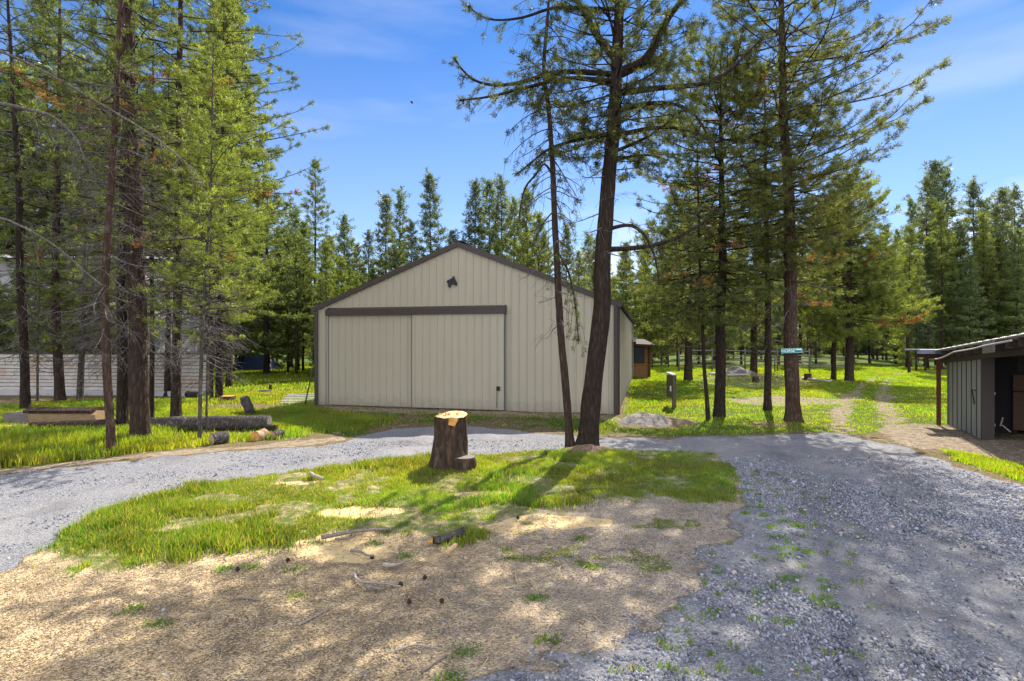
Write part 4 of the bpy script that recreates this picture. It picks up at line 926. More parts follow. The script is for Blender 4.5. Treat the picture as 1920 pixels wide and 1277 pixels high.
# ------------------------------------------------------------------ shed at the right
def shed():
    C = gp(1840, 825); Bk = gp(1776, 796)
    d = Bk-C; L = np.linalg.norm(d); d /= L; r = np.array([d[1], -d[0], 0]); up = np.array([0, 0, 1.])
    root = empty('open_shed', C, 'low open-fronted shed with sage board-and-batten wall and corrugated roof', 'shed')
    zt = lambda s: 1.80-.085*s
    m = MB(); m.prism([(0, 0), (L, 0), (L, zt(L)), (0, zt(0))], C, d, up, r*.03)
    m.build('side_wall', 'sage_paint', root)
    s = .26
    while s < L-.05:
        b = MB(); b.box(C+d*s-r*.006+up*(zt(s)/2), (.022, .010, zt(s)-.04), d, r, up); b.build('batten', 'trim_brown', root); s += .31
    m = MB(); m.box(C-d*.035-r*.0+up*.9+r*.09, (.07, .2, 1.8), d, r, up); m.build('corner_board', 'trim_brown', root)
    # back and far walls, inner partition coloured near-black as shade
    W = 4.2
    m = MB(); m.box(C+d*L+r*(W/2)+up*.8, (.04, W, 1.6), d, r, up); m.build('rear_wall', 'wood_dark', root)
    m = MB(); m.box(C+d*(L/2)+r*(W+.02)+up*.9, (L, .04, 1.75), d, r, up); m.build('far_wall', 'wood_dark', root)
    m = MB(); m.box(C+d*1.0+r*.52+up*.85, (.03, .75, 1.62), d, r, up); m.box(C+d*.55+r*.16+up*.85, (.9, .02, 1.6), d, r, up); m.build('inner_wall', 'inside_shade', root)
    m = MB(); m.box(C+d*.95+r*1.55+up*1.12, (.02, 1.5, .34), d, r, up); m.box(C+d*.95+r*1.55+up*.52, (.02, 1.5, .80), d, r, up); m.build('plywood_panel', 'plywood', root)
    m = MB()
    for a, b in (((.36, .28), (.40, .46)), ((.39, .30), (.52, .17))):
        m.beam(C+d*.2+r*a[0]+up*a[1], C+d*.2+r*b[0]+up*b[1], .035, .02)
    m.build('broken_bracket', 'stick_pale', root)
    m = MB(); m.box(C+r*.205-d*.01+up*.95, (.02, .025, .05), d, r, up); m.build('hinge', 'galv', root); m = MB(); m.box(C+r*.205-d*.01+up*.32, (.02, .025, .05), d, r, up); m.build('hinge', 'galv', root)
    m = MB(); p = C+d*.28-r*.03; m.tube([p+up*.98+d*-.05, p+up*1.0-r*.04, p+up*.9-r*.03, p+up*.70-r*.02+d*-.06], [.012]*4, 6); m.build('hook', 'black_metal', root)
    # corrugated roof, rising to the front
    p00 = C-d*3.3-r*.34+up*(2.11); p01 = C+d*(L+.45)-r*.34+up*(1.70); e = p01-p00; Le = np.linalg.norm(e); e /= Le
    nr = np.cross(r, e); nr *= np.sign(nr[2])
    m = MB(); n = int(Le/.02); prof = []
    for i in range(n+1):
        s = Le*i/n; prof.append((s, .012*math.sin(s*2*PI/.076)))
    prof2 = prof+[(a, b-.006) for a, b in prof[::-1]]
    k = len(prof); V = []; Fq = []
    for (a, b) in prof:
        for w in (0, W+.8): V.append(p00+e*a+nr*(b+.03)+r*w+up*(.02*w))
    for (a, b) in prof:
        for w in (0, W+.8): V.append(p00+e*a+nr*(b+.024)+r*w+up*(.02*w))
    for i in range(k-1):
        Fq += [(2*i, 2*i+2, 2*i+3, 2*i+1), (2*k+2*i, 2*k+2*i+1, 2*k+2*i+3, 2*k+2*i+2), (2*i, 2*k+2*i, 2*k+2*i+2, 2*i+2)]
    m.add(V, Fq, True); m.build('roof', 'galv', root)
    for i in range(12):
        s = .15+i*(Le-.3)/11
        b = MB(); q = p00+e*s-nr*.075; b.box(q+r*1.5+r*.06, (.045, 3.0, .15), e, r, nr); b.build('rafter', 'wood_dark', root)
    m = MB(); m.beam(p00+r*.30-nr*.20-e*0, p01+r*.30-nr*.20, .05, .10); m.build('eave_beam', 'trim_brown', root)
    m = MB(); q = p00+e*1.35-nr*.10-r*.06; 
    for i in range(6): m.box(q+e*(i*.085)+r*.0, (.08, .03, .22), e, r, nr)
    m.build('gable_board', 'wood_grey', root)
    cp = [p01-r*.04-nr*.17+e*-.55, p01-r*.03-nr*.19-e*1.2, p01-r*.02-nr*.17-e*1.6, p01-r*.03-nr*.09-e*2.4, p00-r*.10-nr*.10+e*2.2, p00-r*.12-nr*.085+e*1.6, p00-r*.12-nr*.07+e*.4]
    m = MB(); m.tube(cp, [.016]*len(cp), 8); m.build('cable', 'cable', root)
    # small lean-to wing
    Pp = gp(1760, 797)
    m = MB(); m.box(Pp+up*.81, (.075, .075, 1.62), d, r, up); m.build('post', 'wood_red', root)
    m = MB(); m.beam(Pp-r*.42+up*1.66, Pp+r*.5+up*1.66, .06, .10); m.beam(Pp-r*.15+up*1.60-d*.0, Pp+r*.35+up*1.60, .05, .07); m.build('lean_to_beam', 'wood_red', root)
    m = MB(); m.box(Pp+d*.45-r*.05+up*1.78, (1.3, .85, .04), d, r, up); m.box(Pp-d*.215-r*.05+up*1.752, (.03, .85, .10), d, r, up); m.build('lean_to_roof', 'fascia_blue', root)
    m = MB(); m.box(Pp-d*.15-r*.55+up*1.80, (.35, .22, .02), d, r, up+.25*r); m.build('roof_flap', 'wood_grey', root)
shed()

# ------------------------------------------------------------------ left building, board fence
def left_side():
    up = np.array([0, 0, 1.])
    Y = 24.0; x0, x1 = -32.0, -18.4
    root = empty('grey_building', (x0, Y, 0), 'pale grey building with bright metal roof behind the board fence', 'building')
    m = MB(); m.box(((x0+x1)/2, Y+4, 2.9), (x1-x0, 8, 5.8)); m.build('wall', 'bldg_grey', root)
    m = MB(); m.prism([(-.3, 5.6), (9, 6.9), (9, 7.0), (-.3, 5.72)], (x0-.3, Y-.3, 0), (0, 1, 0), up, np.array([x1-x0+.6, 0, 0])); m.build('roof', 'white_roof', root)
    m = MB(); m.box((x1-1.2, Y-.03, 1.75), (4.2, .06, 2.6)); m.box((x1-1.2, Y-.05, 3.1), (4.3, .1, .12)); m.build('dark_panel', 'bldg_dark', root)
    m = MB(); m.box((x1-7.5, Y-.03, 3.4), (6.5, .05, .10)); m.build('trim_band', 'white_roof', root)
    a = np.array([-24.0, 20.9, 0]); b = np.array([-11.3, 20.2, 0]); ax = (b-a); L = np.linalg.norm(ax); ax /= L; nf = np.array([ax[1], -ax[0], 0])
    root = empty('board_fence', a, 'weathered white horizontal board fence with rusty stains, behind the left pines', 'fence')
    secs = [(0, 4.1), (4.2, 8.85), (9.0, L)]
    rr = random.Random(4)
    for s0, s1 in secs:
        m = MB(); z = .16
        for i in range(10):
            h = .135; t = rr.uniform(-.006, .006)
            m.box(a+ax*(s0+s1)/2+nf*t+up*(z+h/2), (s1-s0, .03, h-.022), ax, nf, up+nf*.05); z += h
        m.build('board_panel', 'white_board', root)
    for s in (-.05, 4.15, 8.92, L+.05):
        m = MB(); m.box(a+ax*s-nf*.05+up*.8, (.12, .12, 1.6), ax, nf, up); m.build('post', 'post_wood', root)
    m = MB(); m.box(a+ax*L/2-nf*.04+up*.82, (L, .01, 1.5), ax, nf, up); m.build('backing', 'wood_dark', root)
    m = MB(); m.box(a+ax*L/2+nf*.2+up*.06, (L, .35, .22), ax, nf, up); m.build('footing', 'concrete', root)
left_side()

# ------------------------------------------------------------------ logs, stumps, debris
def rough_log(m, a, b, r0, r1, seed, sides=14, n=14, squash=1.0):
    t = np.linspace(0, 1, n); P = np.array(a)[None]*(1-t[:, None])+np.array(b)[None]*t[:, None]
    P[:, 2] += .02*(vnoise(t*6, t*0, seed)-.5)
    disp = 1+.24*(np.array([[vnoise(j*.9, k*.7, seed+2) for j in range(sides)] for k in range(n)])-.5)
    m.tube(P, r0*(1-t)+r1*t, sides, True, True, disp)
def stumps():
    c = gp(845, 884); up = np.array([0, 0, 1.])
    root = empty('tree_stump', c, 'tall freshly cut stump with splintered orange top on the grass island', 'stump')
    z = np.array([-.05, 0, .06, .15, .28, .45, .62, .78, .845]); R = np.array([.37, .35, .31, .28, .268, .256, .25, .246, .244])
    sd = 40; disp = 1+.10*(np.array([[vnoise(j*.55, k*.35, 8) for j in range(sd)] for k in range(len(z))])-.5)*2+.07*(np.array([[vnoise(j*1.3, k*.6, 18) for j in range(sd)] for k in range(len(z))])-.5)*2
    lob = np.cos(np.arange(sd)*2*PI/sd*5+.7)+.5*np.cos(np.arange(sd)*2*PI/sd*3)
    disp = disp+np.clip(1-z/.38, 0, 1)[:, None]**1.5*.20*lob[None]
    m = MB(); P = np.stack([np.full(9, c[0])+.03*(z-.4), np.full(9, c[1]), z], 1); m.tube(P, R, sd, True, True, disp); m.build('bark', 'stump_bark', root)
    m = MB(); n = 30; rr = random.Random(2); t = P[-1]
    ring = []; V = [t+np.array([.03, .02, .07])]
    for k, (f, dz) in enumerate(((.45, .05), (.8, .045), (1.0, .0))):
        for i in range(n):
            a = 2*PI*i/n; hi = .045*max(0, math.cos(a-.9))
            V.append(t+np.array([math.cos(a)*.243*f, math.sin(a)*.243*f, dz*.5+hi*f+rr.uniform(-.006, .006)+.006]))
    Fs = [(0, 1+i, 1+(i+1) % n) for i in range(n)]
    for k in range(2): Fs += [(1+k*n+i, 1+(k+1)*n+i, 1+(k+1)*n+(i+1) % n, 1+k*n+(i+1) % n) for i in range(n)]
    m.add(V, Fs); m.build('cut_top', 'wood_fresh', root)
    m = MB()
    for i in range(34):
        a = rr.uniform(0, 2*PI); f = rr.uniform(0, .17); x = t[0]-.03+math.cos(a)*f*1.0; y = t[1]-.07+math.sin(a)*f*.5; h = rr.uniform(.03, .10); w = rr.uniform(.008, .025)
        m.add([(x-w, y-w, t[2]+.0), (x+w, y-w, t[2]), (x, y+w, t[2]), (x+rr.uniform(-.02, .02), y, t[2]+h)], [(0, 1, 3), (1, 2, 3), (2, 0, 3)])
    m.build('splinter', 'wood_orange', root); m = MB()
    m.prism([(-.07, -.09), (.03, -.11), (.07, -.02), (.03, .02), (-.06, .02)], t+np.array([.05, -.235, -.0]), (1, 0, 0), (0, .1, 1), (0, -.02, 0))
    m.build('torn_flap', 'wood_orange', root)
    c2 = gp(872, 882)+np.array([.0, -.22, 0])
    root = empty('cut_stump', c2, 'short old stump with a grey top, tight against the tall fresh stump', 'stump')
    z2 = np.array([-.05, 0, .1, .2, .255]); P = np.stack([np.full(5, c2[0]), np.full(5, c2[1]), z2], 1)
    d2 = 1+.2*(np.array([[vnoise(j*.5, k*.4, 28) for j in range(24)] for k in range(5)])-.5)
    m = MB(); m.tube(P, [.21, .2, .185, .18, .178], 24, True, True, d2); m.build('bark', 'stump_bark', root)
    m = MB(); V = [P[-1]+np.array([0, 0, .012])]+[P[-1]+np.array([math.cos(2*PI*i/24)*.172, math.sin(2*PI*i/24)*.165, .006]) for i in range(24)]
    m.add(V, [(0, 1+i, 1+(i+1) % 24) for i in range(24)]); m.build('cut_top', 'wood_grey', root)

    def small_stump(px, py, r, h, name, label, top='wood_orange'):
        c = gp(px, py); root = empty(name, c, label, 'stump')
        P = np.array([c+up*a for a in (-.05, .0, h*.5, h)]); dd = 1+.25*(np.array([[vnoise(j*.6, k*.5, int(px)) for j in range(18)] for k in range(4)])-.5)
        m = MB(); m.tube(P, [r*1.3, r*1.2, r*1.03, r], 18, True, True, dd); m.build('bark', 'stump_bark', root)
        m = MB(); m.add([c+up*(h+.015)]+[c+up*(h+.004)+np.array([math.cos(a)*r*.96, math.sin(a)*r*.96, 0]) for a in np.arange(18)*2*PI/18], [(0, 1+i, 1+(i+1) % 18) for i in range(18)]); m.build('cut_top', top, root)
    small_stump(428, 752, .22, .17, 'tree_stump', 'low orange-topped stump in the grass behind the long log')
    small_stump(507, 733, .055, .26, 'tree_stump', 'thin upright stub standing in the bright grass left of the barn', 'wood_grey')
    small_stump(1515, 713, .17, .34, 'tree_stump', 'dark stump in the lawn right of the sign tree', 'wood_grey')
    small_stump(1417, 716, .14, .27, 'tree_stump', 'small dark stump on the bare ground left of the slender pine', 'wood_grey')
    def log(name, label, a, b, r0, r1, seed, bark='bark_dark', end='wood_fresh', cat='log'):
        a = np.array(a); b = np.array(b); root = empty(name, (a+b)/2*np.array([1, 1, 0]), label, cat)
        m = MB(); rough_log(m, a, b, r0, r1, seed); m.build('bark', bark, root)
        for p, q, r in ((a, b, r0), (b, a, r1)):
            ax = (p-q)/np.linalg.norm(p-q); s = np.cross(ax, up); s /= np.linalg.norm(s); w = np.cross(s, ax)
            m = MB(); m.add([p+ax*.014]+[p+ax*.006+(s*math.cos(t)+w*math.sin(t))*r*.93 for t in np.arange(16)*2*PI/16], [(0, 1+i, 1+(i+1) % 16) for i in range(16)]); m.build('cut_end', end, root)
    g = lambda x, y, z: gp(x, y)+np.array([0, 0, z])
    log('fallen_log', 'long dark log lying behind the pole-thin pine', g(285, 808, .16), g(505, 806, .17), .155, .165, 51, 'bark_grey', 'wood_grey')
    log('fallen_log', 'weathered log lying left of the slim reddish pine', g(60, 813, .12), g(215, 810, .13), .13, .14, 52, 'bark_brown', 'wood_grey')
    log('fallen_log', 'yellow peeled log at the left picture edge', g(-60, 815, .10), g(52, 814, .11), .10, .10, 53, 'plank_tan', 'wood_fresh')
    log('log_round', 'cut log round with tan end, beside the gravel road', g(397, 834, .10), g(424, 830, .11), .115, .125, 54, 'bark_grey', 'plank_tan')
    log('log_round', 'half buried tan log round below the long log', g(478, 826, .07), g(496, 822, .09), .11, .11, 55, 'plank_tan', 'wood_orange')
    log('log_round', 'small dark log round at the right end of the long log', g(512, 823, .07), g(528, 820, .08), .085, .085, 56, 'bark_grey', 'plank_tan')
    log('log_end', 'broken log end poking out of the long log tip', g(500, 812, .11), g(519, 812, .10), .085, .075, 57, 'bark_dark', 'wood_dark')
    log('log_round', 'grey log stub tilted upright on the grass behind the long log', g(470, 783, .12), g(459, 777, .42), .12, .12, 58, 'bark_grey', 'wood_dark')
    log('log_round', 'dark log round lying beside the medium pine trunks', g(352, 746, .13), g(374, 748, .13), .12, .12, 59, 'bark_dark', 'wood_grey')
    # slab and split log on the left
    a = gp(33, 797); b = gp(95, 797)
    m = MB(); m.box((a+b)/2+np.array([0, .1, .16]), (np.linalg.norm(b-a)+.6, .30, .25), (1, .02, 0), (-.02, 1, 0)); o = m.build('squared_timber', 'wood_grey', None, (a+b)/2); tag(o, 'squared grey timber lying under the leftmost dark pine', 'timber')
    a = gp(82, 796); b = gp(176, 798); ln = np.linalg.norm(b-a)
    root = empty('split_log', (a+b)/2, 'split half log with rusty bark and pale sawn faces, at the left', 'log')
    m = MB(); sec = [(-.15, -.02), (.15, .0), (.20, .22), (.12, .30), (-.1, .33), (-.24, .24)]
    m.prism(sec, a+np.array([-.1, -.1, .05]), (0, 1, 0), (0, 0, 1), np.array([ln+.2, .05, -.02])); m.build('split_face', 'plank_tan', root)
    m = MB(); m.prism([(-.27, .27), (.1, .30), (.26, .24), (.2, .36), (-.1, .385), (-.29, .33)], a+np.array([-.16, -.1, .05]), (0, 1, 0), (0, 0, 1), np.array([ln+.2, .04, 0])); m.build('bark', 'bark_brown', root)
    # boards near the barn
    gz = lambda x, y: gp(x, y)
    rr = random.Random(9)
    for i in range(6):
        a = gz(524+i*3, 757-i*2.2); b = gz(590, 759-i*2.6); m = MB(); m.beam(a+up*(.03+.015*i), b+up*(.05+.015*i), .12, .035); o = m.build('board', 'pale_plank', None, (a+b)/2)
        tag(o, 'pale weathered board in the flat pile by the barn corner', 'board', 'pale boards piled by the barn')
    a = gz(494, 743); b = gz(560, 739); m = MB(); m.beam(a+up*.05, b+up*.05, .14, .06); tag(m.build('plank', 'plank_tan', None, (a+b)/2), 'single tan plank lying in grass left of the barn', 'plank')
    a = gz(484, 738); b = gz(508, 737); m = MB(); m.beam(a+up*.07, b+up*.07, .2, .12); tag(m.build('timber_offcut', 'wood_grey', None, (a+b)/2), 'short grey timber offcut beside the tan plank', 'timber')
    # sticks and small logs on the island
    def stick(name, label, px, r, mat, lift=.02):
        P = np.array([gp(x, y) for x, y in px]); P[:, 2] = hgt(P[:, 0], P[:, 1])+r+lift
        t = np.linspace(0, 1, len(P)*4); dd = np.linspace(0, 1, len(P)); Q = np.stack([np.interp(t, dd, P[:, j]) for j in range(3)], 1)
        for _ in range(2): Q[1:-1] = (Q[:-2]+2*Q[1:-1]+Q[2:])/4
        Q += np.stack([.5*r*(vnoise(t*9, t*0, len(label)+k)-.5) for k in range(3)], 1)
        m = MB(); m.tube(Q, r*(1-.45*t), 8); o = m.build(name, mat, None, Q[len(Q)//2]); tag(o, label, 'stick')
    stick('fallen_branch', 'long dark curved branch lying behind the sawdust patch', [(602, 1012), (640, 1004), (690, 1000), (735, 997)], .024, 'stick', .03)
    stick('fallen_branch', 'thin dark twig just in front of the long curved branch', [(628, 1011), (650, 1011), (668, 1007)], .014, 'stick', .02)
    stick('fallen_branch', 'hooked grey branch lying on wood chips, tip turned up', [(664, 1076), (666, 1088), (680, 1097), (715, 1098), (752, 1106)], .014, 'stick_pale')
    stick('fallen_branch', 'short thick dark stick under the hooked grey branch', [(688, 1107), (705, 1109), (715, 1112)], .018, 'stick')
    stick('fallen_branch', 'bowed pale stick in the middle of the wood chips', [(720, 1064), (735, 1066), (755, 1058)], .022, 'stick_pale')
    stick('fallen_branch', 'brown stick lying over the sawdust patch', [(658, 1035), (672, 1037), (688, 1044), (700, 1046)], .014, 'stick')
    stick('fallen_branch', 'crooked dark stick at the lower left near two weeds', [(430, 1128), (455, 1122), (488, 1128)], .011, 'stick', .005)
    stick('fallen_branch', 'pale slanting stick right of the two left weeds', [(560, 1170), (590, 1155), (622, 1138)], .010, 'stick_pale', .008)
    stick('fallen_branch', 'thin upright-looking pale twig right of centre', [(966, 1070), (967, 1082), (969, 1094)], .010, 'stick_pale', .005)
    stick('fallen_branch', 'straight pale twig near the bottom middle', [(740, 1222), (780, 1210), (838, 1222)], .008, 'stick_pale', .005)
    stick('fallen_branch', 'slanting twig in the bottom centre, pointing to gravel', [(790, 1262), (815, 1245), (840, 1230)], .008, 'stick', .005)
    stick('fallen_branch', 'pale broken limb in the tall grass on the island left', [(583, 903), (592, 908), (606, 914)], .03, 'stick_pale', .05)
    c = [(812, 1022), (830, 1018), (848, 1013), (869, 1007)]
    P = np.array([gp(x, y) for x, y in c]); P[:, 2] = .06+hgt(P[:, 0], P[:, 1])
    root = empty('branch_chunk', P[1], 'short thick grey branch piece with an orange broken end', 'log')
    m = MB(); rough_log(m, P[0], P[-1], .036, .05, 61, 12, 8); m.build('bark', 'bark_grey', root)
    m = MB(); m.add([P[0]+np.array([-.06, -.01, -.015])]+[P[0]+np.array([.0, math.cos(t)*.033, math.sin(t)*.033]) for t in np.arange(10)*2*PI/10], [(0, 1+i, 1+(i+1) % 10) for i in range(10)]); m.build('broken_end', 'wood_orange', root)
    a = gp(838, 1042); b = gp(855, 1030); m = MB(); m.beam(a+up*.03, b+up*.05, .035, .02); tag(m.build('wood_splinter', 'wood_fresh', None, a), 'pale yellow wood splinter in front of the grey branch piece', 'splinter')
    # cones
    cones = [(797, 1085), (752, 1098), (828, 1131), (767, 1133), (698, 1045), (540, 1052), (1000, 930), (971, 974), (445, 1068)]
    proto = None
    for i, (x, y) in enumerate(cones):
        c = gp(x, y); c[2] = hgt(c[0], c[1])+.02
        if proto is None:
            m = MB(); V0, F0 = ico(); rr2 = np.random.default_rng(1)
            P = np.array([c+np.array([.075*(t-.5), 0, 0]) for t in np.linspace(0, 1, 9)]); R = np.array([.008, .022, .03, .033, .032, .028, .022, .014, .004])
            dd = 1+.35*((np.arange(9)[:, None]+np.arange(12)[None]) % 2)
            m.tube(P, R, 12, False, True, dd); proto = m.build('pine_cone', 'cone_brown', None, c); o = proto
        else:
            o = proto.copy(); COL.objects.link(o); o.location = Vector(c)
        o.rotation_euler = (0, 0, i*1.3); o.scale = (.5, .5, .5); tag(o, 'small dark pine cone lying on the ground of the island', 'pine cone', 'pine cones lying on the island')
    # needle mound round the big pine, ash mound by the barn
    def mound(name, label, c, rx, ry, h, mat, seed, cat):
        n = 44; V = []; Fs = []
        for i in range(n):
            for j in range(n):
                x = (i/(n-1)-.5)*2; y = (j/(n-1)-.5)*2; rr_ = math.hypot(x, y)
                z = h*max(0, 1-rr_**1.5)*(.6+.8*float(fbm(x*2.5+3, y*2.5, seed)))-.05+(.03+.35*h)*float(fbm(x*6, y*6, seed+3))*max(0, 1-rr_)**.5
                V.append((c[0]+x*rx, c[1]+y*ry, z))
        for i in range(n-1):
            for j in range(n-1): Fs.append((i*n+j, (i+1)*n+j, (i+1)*n+j+1, i*n+j+1))
        m = MB(); m.add(V, Fs, True); tag(m.build(name, mat, None, c), label, cat, None, None)
    wood_mat('litter_brown', (.05, .032, .02), (.22, .15, .10), grain=(14, 14, 14)); wood_mat('ash_grey', (.05, .042, .036), (.25, .225, .205), grain=(5, 5, 5))
    mound('needle_mound', 'brown needle mound around the foot of the leaning pine', gp(1108, 846), .75, .38, .13, 'litter_brown', 3, 'mound')
    mound('ash_mound', 'grey ash and soil mound in front of the barn right corner', gp(1212, 793), .85, .6, .24, 'ash_grey', 5, 'mound')
    mound('bark_mound', 'brown bark litter heap spreading right of the grey mound', gp(1250, 793), 1.0, .55, .14, 'litter_brown', 7, 'mound')
    mound('rubble_mound', 'pale rubble heap lying beyond the lawn near the corral', gp(1381, 701), 1.3, .8, .42, 'ash_grey', 9, 'mound')
    for i, (x0, y0, x1, y1, lab) in enumerate(((1362, 706, 1402, 705, 'white pole lying in front of the pale rubble heap'), (1505, 712, 1556, 718, 'pale pole lying in the grass right of the dark stump'), (1330, 704, 1362, 700, 'grey pole lying left of the pale rubble heap'))):
        a = gp(x0, y0)+up*.08; b = gp(x1, y1)+up*.08; m = MB(); rough_log(m, a, b, .075, .06, 70+i, 9, 6); tag(m.build('fallen_pole', 'pale_plank', None, (a+b)/2), lab, 'pole')
stumps()

# ------------------------------------------------------------------ other things
def others():
    up = np.array([0, 0, 1.])
    # wooden post with slanted cap
    c = gp(1264, 767); root = empty('wooden_post', c, 'short square wooden post with pale slanted cap, right of the barn', 'post')
    m = MB(); m.box(c+up*.50, (.10, .12, 1.0)); m.build('post', 'post_wood', root)
    m = MB(); m.box(c+up*.66+np.array([-.045, .30, 0]), (.05, .48, .66)); m.build('backing_board', 'post_wood', root)
    m = MB(); m.box(c+up*1.03+np.array([-.02, .22, .0]), (.15, .62, .035), (1, 0, 0), (0, .98, .06), (0, -.06, 1)); m.build('cap', 'pale_plank', root)
    m = MB(); m.box(c+up*.60+np.array([-.09, .06, 0]), (.015, .1, .16)); m.build('white_tag', 'sign_white', root)
    # sign on the big right pine
    Y = baseY(790)-.235; s = pt(1484, 657.5, Y); w = 40/F*Y; h = 8.6/F*Y
    root = empty('street_sign', s, 'small teal sign reading HORSE nailed to the stout pine trunk', 'sign')
    tl = np.array([1, 0, .03]); 
    m = MB(); m.box(s, (w, .012, h), tl, (0, 1, 0), (-.03, 0, 1)); m.build('sign_plate', 'teal', root)
    def text(body, size, loc, mat):
        cu = bpy.data.curves.new('lettering', 'FONT'); cu.body = body; cu.size = size; cu.extrude = .002; cu.align_x = 'LEFT'
        tmp = bpy.data.objects.new('tmp_text', cu); COL.objects.link(tmp)
        dg = bpy.context.evaluated_depsgraph_get(); me = bpy.data.meshes.new_from_object(tmp.evaluated_get(dg))
        bpy.data.objects.remove(tmp)
        M = np.zeros((len(me.vertices), 3)); co = np.empty(len(me.vertices)*3, np.float32); me.vertices.foreach_get('co', co); co = co.reshape(-1, 3)
        W = co[:, 0].max()-co[:, 0].min()
        return me, co, W
    me, co, W0 = text('HORSE', .105, None, None)
    tw = w*.62; k = tw/W0
    V = np.stack([(co[:, 0]-co[:, 0].min())*k-w/2+.016, -.0095-co[:, 2], (co[:, 1]-.036)*.95], 1); V[:, 2] += V[:, 0]*.03
    me.vertices.foreach_set('co', V.astype(np.float32).ravel()); me.update(); me.materials.clear(); me.materials.append(MAT['sign_white']); link('lettering', me, root)
    m = MB()
    for a, b, cx, cz in ((w*.985, .004, 0, h*.47), (w*.985, .004, 0, -h*.47)): m.box(s+np.array([cx, -.0075, cz]), (a, .004, b), tl, (0, 1, 0), (-.03, 0, 1))
    m.box(s+np.array([w*.49, -.0075, 0]), (.004, .004, h*.9)); m.box(s+np.array([w*.33, -.0075, h*.27]), (w*.28, .004, h*.2)); m.build('white_border', 'sign_white', root)
    # bird
    P = pt(771, 191, 40.0); root_c = P
    m = MB(); k = 40/F
    def q(x, y, dz=0): return P+np.array([(x-771)*k, dz, (191-y)*k])
    body = [q(774.5, 190.6, 0), q(773, 191, 0), q(771.5, 191.6, 0), q(770.3, 192.2, 0)]
    m.tube(body, [.03, .07, .085, .04], 8)
    for a, bb, c2 in ((q(767.5, 186.8, .1), q(769.2, 191.2), q(772.2, 191.6)), (q(776.3, 197.8, -.1), q(770.4, 192.9), q(773.0, 191.8))):
        m.add([a, bb, c2, a+np.array([.01, .02, 0]), bb+np.array([0, .03, 0]), c2+np.array([0, .03, 0])], [(0, 1, 2), (3, 5, 4), (0, 3, 4, 1), (1, 4, 5, 2), (2, 5, 3, 0)])
    tag(m.build('bird', 'bird_black', None, P), 'small dark bird gliding alone in the blue sky', 'bird')
    # cabin behind the barn
    c = gp(1203, 708); root = empty('wooden_cabin', c, 'small brown wooden cabin peeking out past the barn corner', 'cabin')
    x0, x1 = c[0]-1.2, c[0]+.42; Yc = c[1]
    m = MB()
    for i in range(14): m.box(((x0+x1)/2, Yc+1.0, .1+i*.125), (x1-x0, 2.0, .115))
    m.build('wall', 'cabin_wood', root)
    m = MB(); m.box(((x0+x1)/2-.0, Yc+.9, 1.95), (x1-x0+.5, 2.6, .14), (1, 0, -.05), (0, 1, .12), (.05, -.12, 1)); m.build('roof', 'wood_dark', root)
    m = MB(); m.box((c[0]-.15, Yc-.03, 1.25), (.62, .06, .9)); wn = m.build('window', 'wood_dark', root)
    m = MB(); m.box((c[0]-.15, Yc-.07, 1.25), (.5, .02, .78)); m.build('pane', 'glass_dark', wn)
    for xx in (x0, x1): 
        m = MB(); m.box((xx, Yc-.03, .9), (.12, .08, 1.75)); m.build('corner_post', 'wood_red', root)
    # pole corral
    def rail_fence(name, a, b, n, heights, r, label, mat, post_h, cat='fence', postmat=None, jit=0.0):
        a = np.array(a); b = np.array(b); root = empty(name, a, label, cat); rr = random.Random(len(label))
        for i in range(n+1):
            p = a+(b-a)*i/n; m = MB(); m.tube([p-up*.05, p+up*post_h], [r*1.6, r*1.4], 8); m.build('post', postmat or mat, root)
        for i in range(n):
            p0 = a+(b-a)*i/n; p1 = a+(b-a)*(i+1)/n
            for hh in heights:
                m = MB(); m.tube([p0+up*(hh+rr.uniform(-jit, jit)), p1+up*(hh+rr.uniform(-jit, jit))], [r, r*.9], 7); m.build('rail', mat, root)
    rail_fence('corral_fence', (11.2, 36.5, 0), (20.5, 37.5, 0), 4, (.35, .68, 1.0, 1.34), .035, 'grey pole corral fence behind the slender pine', 'wood_grey', 1.5, jit=.05)
    rail_fence('corral_gate', (17.2, 35.6, 0), (20.6, 33.5, 0), 2, (.35, .62, .9), .03, 'leaning pale gate panel right of the sign tree', 'wood_grey', 1.1, jit=.1)
    rail_fence('wire_fence', (-22, 39, 0), (-9.5, 37, 0), 9, (.3, .55, .8, 1.05), .014, 'thin wire fence behind the bushy pines left of the barn', 'twig_grey', 1.25, postmat='post_wood')
    rail_fence('wire_fence', (7.0, 41, 0), (11.5, 40, 0), 4, (.4, .8, 1.1), .03, 'dark rail fence far behind the small cabin', 'wood_dark', 1.2)
    rail_fence('wire_fence', (33, 50, 0), (46, 47, 0), 7, (.5, .9), .02, 'distant wire fence across the meadow behind the open shed', 'wood_dark', 1.2)
    # tarp heap
    c = gp(470, 694); n = 22; V = []; Fs = []
    for i in range(n):
        for j in range(n):
            x = (i/(n-1)-.5)*2; y = (j/(n-1)-.5)*2; e = max(abs(x), abs(y))
            z = (1.15-.35*x)*(1-e**5)*(.75+.35*float(fbm(x*2+1, y*2, 15)))+.03*float(fbm(x*8, y*8, 16))
            V.append((c[0]+x*1.35, c[1]+y*.9+1.0, max(z, -.02)))
    for i in range(n-1):
        for j in range(n-1): Fs.append((i*n+j, (i+1)*n+j, (i+1)*n+j+1, i*n+j+1))
    m = MB(); m.add(V, Fs, True); tag(m.build('tarp_heap', 'tarp_blue', None, c), 'dark blue tarp draped over a heap by the bushy pines', 'tarp')
others()

